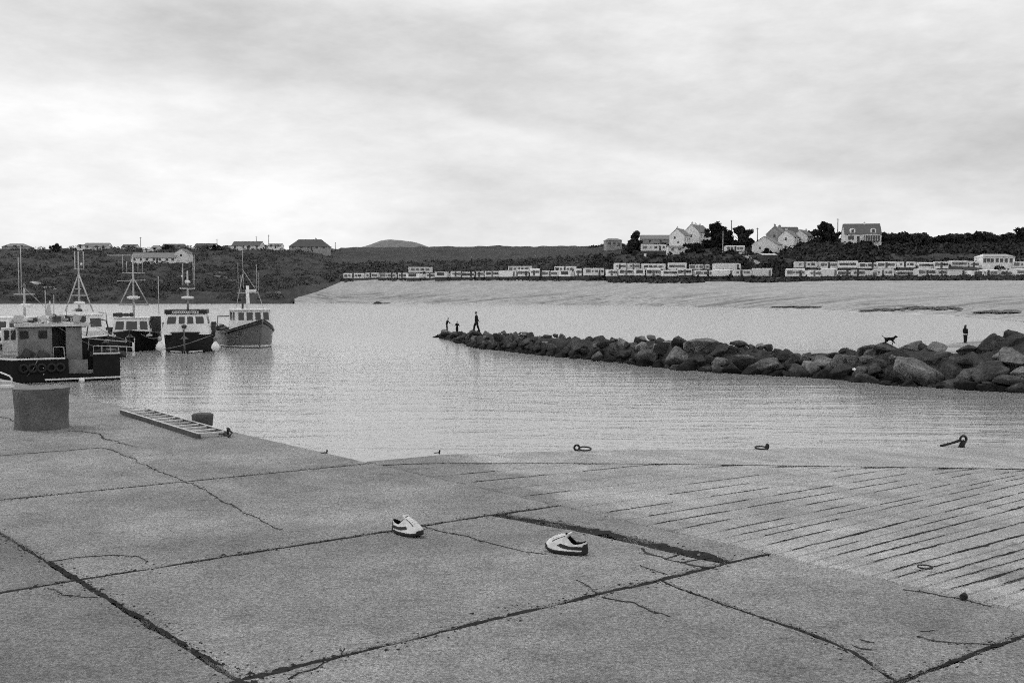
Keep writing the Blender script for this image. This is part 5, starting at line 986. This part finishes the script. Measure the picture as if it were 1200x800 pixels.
def house(name, label, cat, loc, rz, L, D, hw, hr, wall, roof, wins=(), gablewins=(), chim=(), doors=(), hip=0.0, drop=3.0, group=None, dormers=(), porch=None):
    t = thing(name, label, cat, loc, rz, group); x, y = L/2, D/2
    vs = [(-x, -y, -drop), (x, -y, -drop), (x, y, -drop), (-x, y, -drop), (-x, -y, hw), (x, -y, hw), (x, y, hw), (-x, y, hw)]
    fs = [(0, 1, 5, 4), (2, 3, 7, 6), (4, 5, 6, 7)]
    if hip: fs += [(1, 2, 6, 5), (3, 0, 4, 7)]; m = MB().add(vs, fs)
    else: vs += [(-x, 0, hw+hr), (x, 0, hw+hr)]; fs += [(1, 2, 6, 9, 5), (3, 0, 4, 8, 7)]; m = MB().add(vs, fs)
    m.build('wall', wall, t); o = .25; e = hr*o/y; hx = x-hip if hip else x+.15; th = .14; xo = x+.15
    for sg in (-1, 1):
        A = [(-xo, sg*(y+o), hw-e), (xo, sg*(y+o), hw-e), (hx, 0, hw+hr+.03), (-hx, 0, hw+hr+.03)]
        MB().hexa([Vector(p) for p in (A if sg < 0 else A[::-1])], [Vector(p)+Vector((0, 0, th)) for p in (A if sg < 0 else A[::-1])]).build('roof', roof, t)
    if hip:
        for sg in (-1, 1):
            A = [Vector((sg*xo, -(y+o), hw-e)), Vector((sg*xo, y+o, hw-e)), Vector((sg*hx, 0, hw+hr+.03))]; U = [p+Vector((0, 0, th)) for p in A]
            MB().add(A+U, [(0, 1, 2), (3, 4, 5), (0, 1, 4, 3)]).build('roof', roof, t)
    for cx, ch in chim: MB().box((cx, 0, hw+hr+ch/2-.3), (.9, .6, ch+.6)).build('chimney', wall, t); MB().lathe([(.13, 0), (.11, .35)], (cx, 0, hw+hr+ch), 8).build('chimney_pot', 'slate', t)
    for wx, wz, a, b in wins:
        f = MB().box((wx, -y-.01, wz), (a, .08, b)).build('window', 'glass', t); MB().box((wx, -y-.03, wz-b/2-.06), (a+.2, .16, .1)).build('sill', 'white2', f)
    for wy, wz, a, b, sg in gablewins: MB().box((sg*(x+.01), wy, wz), (.08, a, b)).build('window', 'glass', t)
    for dx, a, b in doors: MB().box((dx, -y-.01, b/2), (a, .08, b)).build('door', 'darksteel', t)
    for dx in dormers:
        z0 = hw+.15; yd = -y+.25; n = 9; arc = [(dx+1.05*math.cos(a), z0+1.1+1.05*math.sin(a)) for a in [PI*i/(n-1) for i in range(n)]]; pl = [(dx-1.05, z0)]+arc[::-1]+[(dx+1.05, z0)]; k = len(pl)
        vs = [(p, yd, q) for p, q in pl]+[(p, yd+2.6, q) for p, q in pl]; MB().add(vs, [tuple(range(k-1, -1, -1))]+[(i, (i+1) % k, k+(i+1) % k, k+i) for i in range(k)]).build('dormer', 'white2', t)
        MB().box((dx, yd-.02, z0+1.0), (1.0, .08, 1.2)).build('window', 'glass', t)
    if porch: px0, px1 = porch; MB().box(((px0+px1)/2, -y-.9, 1.15), (px1-px0, 1.8, 2.3)).build('sun_room', 'glass', t); MB().box(((px0+px1)/2, -y-.95, 2.42), (px1-px0+.3, 2.1, .16)).build('sun_room_roof', 'white2', t); [MB().box((px0+(px1-px0)*q/6, -y-1.83, 1.15), (.16, .08, 2.3)).build('post', 'white2', t) for q in range(7)]
    return t
def build_houses():
    W = lambda px0, px1, d: (px1-px0)*d/F
    def hs(label, px0, px1, yb, d, hw, hr, wall='white2', roof='slate', rz=0.0, nw=3, hip=0, D=7, chim=(), name='bungalow', cat='house', group='houses along the left skyline'):
        L = W(px0, px1, d); wins = [((i+.5)/nw*L-L/2+.3*(i % 2), 1.45, 1.2, 1.1) for i in range(nw)]
        return house(name, label, cat, at((px0+px1)/2, yb, d), rz, L, D, hw, hr, wall, roof, wins, hip=hip, chim=chim, doors=((L*.08, .9, 2.0),), group=group)
    hs('low grey house with shallow roof at the far left of the skyline', 6, 34, 292, 545, 1.3, 1.6, 'wallgrey', 'slate2', hip=3)
    hs('white bungalow with pale roof among the left skyline houses, above the A-frame mast', 101, 129, 292.5, 545, 1.6, 1.9, 'white2', 'slate2'); hs('dark-roofed small house left of the tall pole on the left skyline', 145, 161, 292.5, 540, 1.1, 1.6, 'white2', 'slate')
    hs('small pale shed below the tall pole on the left skyline', 170, 178, 296, 530, 1.5, 1.0, 'white2', 'cream_roof', nw=1, name='shed', cat='shed'); hs('second small pale shed right of the tall pole', 180, 187, 295, 530, 2, 1.2, 'white2', 'slate2', nw=1, name='shed', cat='shed')
    hs('low dark-roofed house behind the white gabled house on the left hill', 192, 216, 292, 540, 1.1, 1.6, 'wallgrey', 'slate')
    hs('long low white building with a row of dark windows on the left hillside', 157, 209, 308, 462, 2.3, 2.2, 'white2', 'slate2', nw=7, name='long_building', cat='building', group=None)
    house('gabled_house', 'white gable-fronted house at the right end of the long low building', 'house', at(215.5, 303, 464), PI/2, 8, W(208, 223, 464), 2.4, 2.0, 'white2', 'slate2', gablewins=((0, 1.4, 1.0, 1.0, -1),))
    hs('dark-roofed bungalow with white end beside a pole on the left skyline', 230, 254, 292.5, 535, 1.3, 1.9, 'white2', 'slate'); hs('white bungalow with dark roof in the middle of the left skyline', 274, 308, 293, 520, 2.2, 2.2, 'white2', 'slate', rz=-.12, nw=4)
    hs('small white-walled house between the two large bungalows', 316, 331, 291.5, 540, 1.4, 1.3, 'white2', 'slate2', nw=2); hs('large bungalow with a dark hipped roof and chimney at the right of the left skyline', 341, 386, 293.5, 520, 2.0, 3.6, 'wallgrey', 'slate', hip=4.2, nw=5, chim=((3.0, .7),), D=9)
    for px0, px1, y, lab in ((92, 99, 291, 'tiny white shed left of the pale-roofed bungalow'), (262, 271, 292, 'tiny pale shed left of the middle bungalow'), (309, 315, 291.5, 'tiny white shed right of the middle bungalow')): hs(lab, px0, px1, y, 540, 1.1, .8, 'white2', 'slate2', nw=1, D=4, name='shed', cat='shed')
    # right hand village
    g = 'village houses on the right'
    house('flat_house', 'grey square house left of the spiky tree', 'house', at(718, 291, 470), .1, W(709, 727, 470), 7, 3.6, .9, 'wallgrey', 'slate2', [(-2.2, 2, 1.4, 1.2), (0, 2, 1.2, 1.2), (2.2, 1.6, 1.2, 1.8)], hip=1.5, group=g)
    house('low_house', 'low grey-roofed house behind the touring caravan', 'house', at(768, 286, 470), 0, W(752, 786, 470), 7, 2.2, 1.9, 'wallgrey', 'slate2', [(-3, 1.2, 1, 1), (2, 1.2, 1, 1)], group=g)
    t = house('gabled_house', 'white house with a tall gable facing the bay, left of the pair', 'house', at(797, 290, 425), R(62), 9, 6.6, 4.9, 2.9, 'white2', 'slate2', [(-2.5, 3.6, .9, 1.2), (0, 3.6, .9, 1.2), (2.5, 3.6, .9, 1.2), (-2.5, 1.2, 1, 1.2), (2.5, 1.2, 1, 1.2)], [(.9, 3.9, .8, 1.1, -1), (-.6, 2.0, .7, .9, -1)], ((-3.9, .6),), group=g)
    house('gabled_house', 'taller white house with ridge chimneys behind the gable house', 'house', at(817, 289, 440), R(58), 14, 7.2, 6.0, 3.4, 'white2', 'slate2', [(-4, 4.6, .9, 1.3), (-1, 4.6, .9, 1.3), (2, 4.6, .9, 1.3)], [(0, 4.4, .8, 1.1, -1)], ((-6, .8), (-2, .7), (3, .7)), group=g)
    house('annex', 'low white annex at the foot of the gable house', 'house', at(791, 295.5, 416), .1, W(782, 800, 416), 4, 1.9, .6, 'white2', 'slate2', [(-1.6, 1.1, 1.0, .8), (1.4, 1.1, 1, .8)], group=g)
    house('barn', 'white barn with a broad gable and one small window beside the track', 'barn', at(899, 295.5, 405), R(60), 9, 10.0, 3.0, 3.1, 'white2', 'slate2', [(-2, 1.2, .8, .8), (2, 1.2, .8, .8)], [(1.7, 1.6, .7, .9, -1)], group=g)
    house('terraced_house', 'grey-roofed house rising left behind the white barn', 'house', at(911, 287, 428), R(60), 10, 7, 4.4, 3.2, 'wallgrey', 'slate2', [(-3, 3.2, .8, 1), (0, 3.2, .8, 1), (3, 3.2, .8, 1)], [(0, 3.6, .8, 1, -1)], ((-4.4, .9), (4, .8)), group=g); house('terraced_house', 'grey-roofed house in the middle of the terrace behind the barn', 'house', at(925, 288, 420), R(58), 10, 6.5, 3.6, 2.6, 'white2', 'slate2', [(-3, 2.2, .8, 1), (0, 2.2, .8, 1), (3, 2.2, .8, 1)], [(0, 2.6, .8, 1, -1)], ((-4.4, .7),), group=g)
    house('terraced_house', 'white-walled house at the right end of the terrace behind the barn', 'house', at(941, 286.5, 425), R(56), 9, 6.5, 3.4, 2.6, 'white2', 'slate2', [(-2.5, 1.8, .8, 1), (1, 1.8, .8, 1)], [(0, 2.2, .8, 1, -1)], ((3.9, .7),), group=g); house('terraced_house', 'dark-roofed house standing highest behind the terrace', 'house', at(923, 280, 450), .05, W(912, 934, 450), 7, 2.6, 2.6, 'wallgrey', 'slate', [(-2.4, 1.4, .9, 1), (2.2, 1.4, .9, 1)], chim=((-3.8, .8),), group=g)
    house('shed', 'dark shed with a pale sloping roof below the white barn', 'shed', at(899, 306, 385), .2, W(890, 908, 385), 4, 2.3, .5, 'darksteel', 'cream_roof')
    house('dormer_house', 'white house with two round-topped dormers alone on the right skyline', 'house', at(1009, 283.3, 404), R(-8), W(988, 1029, 404), 7.5, 3.0, 4.1, 'white2', 'slate', [(-4.6, 1.5, 2.2, 1.5)], [(0, 2, .9, 1.2, 1)], ((1.2, .5),), ((-1.8, 1.0, 2.1),), dormers=(-4.0, 4.0), porch=(.5, 6.2))
    # poles
    for px, y0, y1, d, lab in ((165, 278, 293, 535, 'tall pole beside the sheds on the left skyline'), (254.5, 280, 293, 530, 'pole at the right end of the dark-roofed bungalow'), (300.5, 277, 290, 545, 'thin pole behind the middle bungalow'), (315, 275, 292, 545, 'tall thin pole right of the middle bungalow'), (393, 284, 293, 520, 'short pole right of the hip-roofed bungalow'), (847, 271, 295, 405, 'pale pole in front of the large round trees'), (981.5, 256, 282, 415, 'pole left of the dormer house'), (887.5, 267, 280, 430, 'pole right of the large round trees'), (857, 258, 270, 440, 'pole top showing above the large round trees'), (684, 295, 312, 385, 'thin pole behind the long caravan row')):
        a = at(px, y1+2, d); b = at(px, y0, d); t = thing('utility_pole', lab, 'pole', a, 0, 'utility poles'); MB().tube([(0, 0, 0), (0, 0, b.z-a.z)], [.2, .14], 6).build('post', 'pole' if px != 847 else 'steel', t); MB().box((0, 0, b.z-a.z-.4), (1.2, .12, .12)).build('crossarm', 'pole', t)
    # track climbing past the barn
    rows = []
    for px, y, w in ((890, 311, 3.0), (886, 308, 2.6), (882, 305.5, 2.4), (877, 302, 2.4), (872, 299.2, 2.8), (869, 297.8, 3.0), (870, 296.8, 3.0), (876, 296.0, 3.0), (887, 295.4, 2.8)):
        p = on_land(px, y); rows.append([Vector((p.x-w/2, p.y-1.5, p.z-1)), Vector((p.x-w/2, p.y-1.2, p.z+.5)), Vector((p.x+w/2, p.y+1.2, p.z+.6)), Vector((p.x+w/2, p.y+1.5, p.z-1))])
    struct(MB().grid(rows).build('track', 'track', None, True))
    p = at(912, 326, 335); struct(MB().box((p.x, p.y, p.z), (5, 2.5, .3)).build('concrete_pad', 'track'))
    p = at(756, 301.5, 405); t = thing('sign_post', 'small white sign on the bank below the touring caravan', 'sign', p); MB().box((0, 0, .9), (1.0, .08, 1.3)).build('board', 'white2', t); MB().tube([(0, .08, -1), (0, .08, 1.2)], .06).build('post', 'pole', t)
build_houses(); build_caravans()
# ------------------------------------------------------------------ trees and scrub
def leaf_cloud(name, centers, radii, n, size, m, parent=None, squash=1.0, seed=0, shell=.55):
    rg = np.random.default_rng(seed+17); C = np.array(centers, dtype=float); Rr = np.array(radii, dtype=float)
    if Rr.ndim == 1: Rr = np.stack([Rr, Rr, Rr*squash], 1)
    w = (Rr.prod(1))**(2/3); idx = rg.choice(len(C), n, p=w/w.sum()); d = rg.normal(size=(n, 3)); d /= np.linalg.norm(d, axis=1)[:, None]
    r = (shell+(1-shell)*rg.random(n))*(1+.16*np.sin(d[:, 0]*7+idx)*np.cos(d[:, 2]*6+idx*2)); P = C[idx]+d*Rr[idx]*r[:, None]
    a = rg.normal(size=(n, 3)); a /= np.linalg.norm(a, axis=1)[:, None]; b = np.cross(a, rg.normal(size=(n, 3))); b /= np.linalg.norm(b, axis=1)[:, None]
    s = size*(.5+rg.random(n))[:, None]; a = a*s; b = b*s*.7
    V = np.stack([P-a, P-b*.9, P+a, P+b], 1).reshape(-1, 3); Fq = np.arange(4*n).reshape(-1, 4)
    return np_mesh(name, V, Fq, m, parent)
def tree(label, px, ybase, ytop, x0, x1, d, n=1600, seed=0, kind='round', group=None, name='tree', size=.42):
    ppm = F/d; p = at(px, ybase, d); H = (ybase-ytop)/ppm; Wd = (x1-x0)/ppm; off = ((x0+x1)/2-px)/ppm; rs = random.Random(seed*7+3)
    t = thing(name, label, 'tree', (p.x, p.y, p.z), 0, group)
    tr = MB().tube([(0, 0, -1.5), (.05, 0, H*.3), (off*.4, 0, H*.55), (off*.6, 0, H*.8)], [H*.035, H*.03, H*.022, H*.008], 7)
    cs = []; rr = []
    if kind == 'round':
        for i in range(38):
            a = rs.uniform(0, 6.28); q = rs.uniform(.05, .50); z = rs.uniform(.20, .92); k = math.sqrt(max(.05, 1-((z-.5)/.5)**2)); cs.append((off+Wd*q*math.cos(a)*k, Wd*q*math.sin(a)*k, H*z)); rr.append(rs.uniform(.07, .19)*min(H, Wd*1.1))
    elif kind == 'spiky':
        for i in range(40): a = rs.uniform(0, 6.28); z = rs.uniform(.12, .97); q = (1.08-z)*.5*rs.uniform(.2, 1); cs.append((off+Wd*q*math.cos(a), Wd*.5*q*math.sin(a), H*z)); rr.append(rs.uniform(.08, .15)*H)
    else:
        for i in range(20): a = rs.uniform(0, 6.28); q = rs.uniform(.05, .45); z = rs.uniform(.15, .86); cs.append((off+Wd*q*math.cos(a), Wd*.6*q*math.sin(a), H*z)); rr.append(rs.uniform(.12, .20)*min(H, Wd))
    for c in cs[::2]: tr.tube([(off*.4, 0, H*.3), ((c[0]+off*.4)/2, c[1]/2, H*.3+(c[2]-H*.3)*.6), c], [H*.015, H*.010, H*.004], 5)
    tr.build('trunk', 'bark', t, True); leaf_cloud('crown', cs, rr, n, size, 'leaf', t, .85, seed)
    return t
def build_plants():
    tree('spiky dark tree with ragged pointed crown beside the touring caravan', 745, 297, 272, 731, 760, 432, 5000, 1, 'spiky', size=.45)
    tree('large round dark tree left of the two by the pale pole', 843, 295, 262, 826, 859, 425, 9000, 2, 'round', 'large round trees'); tree('large spreading dark tree right of the two by the pale pole', 869, 293, 266.5, 852, 888, 425, 8000, 3, 'round', 'large round trees')
    tree('wind-leaning dark tree left of the dormer house', 966, 284, 261.5, 951, 985, 418, 7000, 4, 'round'); tree('small dark bush-like tree on the left skyline left of the A-frame mast', 65, 295, 285.5, 58, 73, 530, 1500, 5, 'bushy', size=.5); tree('dark bush-like tree beside the pole on the left skyline', 250, 295, 287, 243, 262, 525, 1500, 6, 'bushy', size=.5); tree('small dark tree behind the low houses on the left hill', 196, 295, 286.5, 188, 204, 535, 600, 16, 'bushy', size=.5)
    tree('round bush-like tree between gable house and annex', 810, 297, 284, 800, 826, 412, 3000, 7, 'bushy'); tree('low dark tree behind the terrace', 944, 284, 270, 938, 956, 440, 1800, 8, 'bushy'); tree('low bush beside the shed under the barn', 898, 300, 291, 890, 906, 398, 1800, 9, 'bushy')
    tops = [(1035, 272), (1050, 271.5), (1063, 271.5), (1078, 272), (1091, 277), (1106, 274.5), (1118, 272.5), (1131, 270.5), (1146, 271.5), (1158, 270), (1172, 269.5), (1185, 266.5), (1198, 264.5), (1212, 262)]
    for i, (px, yt) in enumerate(tops):
        pos = 'at the left end' if i == 0 else ORD[i]+' from the left' if i < 7 else ('cut by the right edge' if px > 1190 and i == 12 else ORD[max(1, 12-i)]+' from the right edge' if i < 12 else 'just beyond the right edge')
        tree('dark tree '+pos+' of the tree belt above the caravans', px, 301+2*math.sin(i*2), yt, px-15, px+15, 406+7*(i % 3), 5200, 20+i, 'bushy', 'trees of the belt above the caravans', size=.45)
    # scrub over the right bank, dune edge and left headland: too many to count
    def scatter(name, label, specs, m, sz, leaves, seed):
        rg = np.random.default_rng(seed); cs = []; rr = []
        for px0, px1, i0, i1, n, r0, r1 in specs:
            for _ in range(n):
                c = rg.uniform(px0, px1); p = land_at(c); a, b = p[i0], p[i1]; k = rg.random(); dd = a[0]+(b[0]-a[0])*k; z = a[1]+(b[1]-a[1])*k; cs.append((at(c, 340, dd).x, dd, z+.2)); rr.append(rg.uniform(r0, r1))
        o = leaf_cloud(name, cs, rr, leaves, sz, m, None, .75, seed, .6); stuff(o); o['label'] = label; o['category'] = 'scrub'
    scatter('scrub', 'dark scrub covering the bank between the village and the caravans', [(690, 950, 3, 5, 700, .8, 2.2), (690, 950, 2, 4, 420, .6, 1.6), (940, 1260, 3, 5, 900, 1.0, 2.6), (1030, 1260, 4, 5, 300, 1.5, 3), (720, 900, 4, 5, 120, 1, 2), (1260, 1560, 3, 5, 800, 1.2, 2.8), (1225, 1560, 4, 5, 420, 2.2, 4.2)], 'scrub', .62, 175000, 3)
    scatter('headland_scrub', 'dark scrub and bracken over the left headland', [(-420, 390, 3, 5, 2500, .5, 3.0), (-420, 330, 2, 4, 2000, .5, 2.2), (-80, 400, 4, 5, 200, .5, 1.2)], 'bracken', .34, 300000, 4)
    scatter('heath_scrub', 'dark heather clumps over the middle hill', [(380, 720, 3, 4, 900, .5, 1.8)], 'bracken', .34, 50000, 6)
    # dune edge in front of the caravans
    rg = np.random.default_rng(9); cs = []; rr = []
    for _ in range(2600):
        c = rg.uniform(398, 1250); p = land_at(c); f = 1.0 if c > 715 else .55
        if fnoise(c*.025, 3.3) < -.22 and c < 1000: continue
        dd = p[2][0]+rg.uniform(-1, 9)-2.0*f; z = float(np.interp(dd, [a for a, b in p], [b for a, b in p])); cs.append((at(c, 340, dd).x, dd, z+.1)); rr.append(rg.uniform(.4, 1.15)*f)
    o = leaf_cloud('dune_vegetation', cs, rr, 48000, .42, 'dune', None, .7, 5, .5); stuff(o); o['label'] = 'dark rough vegetation along the top of the beach'; o['category'] = 'dune grass'
    # rock ledges on the headland
    i = 0
    for px, y, d, w, lab in ((256, 321, 428, 5, 'pale rock ledge highest on the left headland slope'), (248, 325, 424, 3, 'small pale rock ledge left on the headland slope'), (262, 329, 415, 7, 'long pale rock ledge in the middle of the headland slope'), (276, 334, 405, 6, 'pale rock ledge low on the headland slope left of the grey boat mast'), (284, 338, 400, 4, 'pale rock ledge behind the grey boat mast'), (350, 334, 395, 3.5, 'small pale rock ledge near the left end of the beach'), (359, 330, 402, 3.0, 'small pale rock ledge above the left end of the beach'), (47, 332, 402, 8, 'pale rock face on the headland behind the left boats'), (60, 338, 392, 6, 'lower pale rock face on the headland behind the left boats'), (100, 341, 388, 7, 'grey rock band behind the A-frame mast'), (186, 329, 412, 4, 'pale rock behind the two black-hulled boats'), (325, 344, 382, 6, 'grey rock shelf at the shore left of the beach'), (305, 340, 390, 5, 'grey rock shelf on the shore behind the grey boat')):
        p = at(px, y, d); o = link('rock_ledge', ROCKS_S[i % 5]); i += 1; z = land_z(p.x, p.y); o.location = (p.x, p.y, max(z, p.z-.3)); o.scale = (w*.75, 1.6, .75); o.rotation_euler = (.3, .15, random.uniform(-.2, .2)); tag(o, lab, 'rock')
    for k in range(16):
        px = 300+k*4.3; p = onz(px, 355.2, 0); o = link('shore_rock', ROCKS[k % 14]); o.location = (p.x, p.y-2+random.uniform(-2, 3), .2); o.scale = (random.uniform(1.2, 2.6), 1.5, random.uniform(.5, 1.3)); tag(o, 'dark shore rock, '+(ORD[k]+' from the left' if k < 8 else ORD[15-k]+' from the right')+', at the waterline where headland meets beach', 'rock', 'shore rocks between headland and beach')
    # seaweed lying on the wet sand
    for x0, x1, y0, y1, lab in ((1010, 1125, 357, 365, 'long dark seaweed spread on the wet sand right of centre'), (1145, 1192, 362, 367.5, 'dark seaweed spread on the wet sand near the right edge'), (905, 960, 358.5, 360.5, 'thin dark seaweed line on the sand below the gap between the caravan rows')):
        V = []; rg = np.random.default_rng(int(x0)); Fq = []
        for _ in range(420):
            u = rg.random(); v = rg.normal(.5+.22*math.sin(u*5+x0)+.12*math.sin(u*17+x0), .16); 
            if v < 0 or v > 1: continue
            v = v*(1-.6*abs(u-.5)); px = x0+(x1-x0)*u; py = y1+(y0-y1)*v*(.4+.6*u)
            d = None; p = land_at(px); xs = [a for a, b in p]; zs = [b for a, b in p]; lo, hi = xs[1], xs[2]
            for _i in range(18):
                mid = (lo+hi)/2; 
                if at(px, py, mid).z > np.interp(mid, xs, zs): lo = mid
                else: hi = mid
            d = (lo+hi)/2; X = at(px, 340, d).x; z = float(np.interp(d, xs, zs))+.16; s = rg.uniform(.15, .75); a = rg.uniform(0, 6.28); b = len(V)
            V += [(X-s*1.6, d, z), (X, d-s*1.5, z-.05), (X+s*1.6, d+.2, z), (X+.2, d+s*1.5, z+.06)]; Fq.append((b, b+1, b+2, b+3))
        if Fq: o = np_mesh('seaweed', V, Fq, 'weed'); stuff(o); o['label'] = lab; o['category'] = 'seaweed'
    # surf line
    rows = []
    for c in np.arange(330, 1230, 4.0):
        p = land_at(c); d = p[1][0]; w = .8*(1+fnoise(c*.06, 1))*(d/340); X = at(c, 340, d).x; rows.append([Vector((X, d-w*1.5, .03)), Vector((X, d+w*.3, .06))])
    struct(MB().grid(rows).build('surf_line', 'white', None))
ROCKS_S = [boulder_mesh(40+i, 'shore') for i in range(5)]
build_plants()
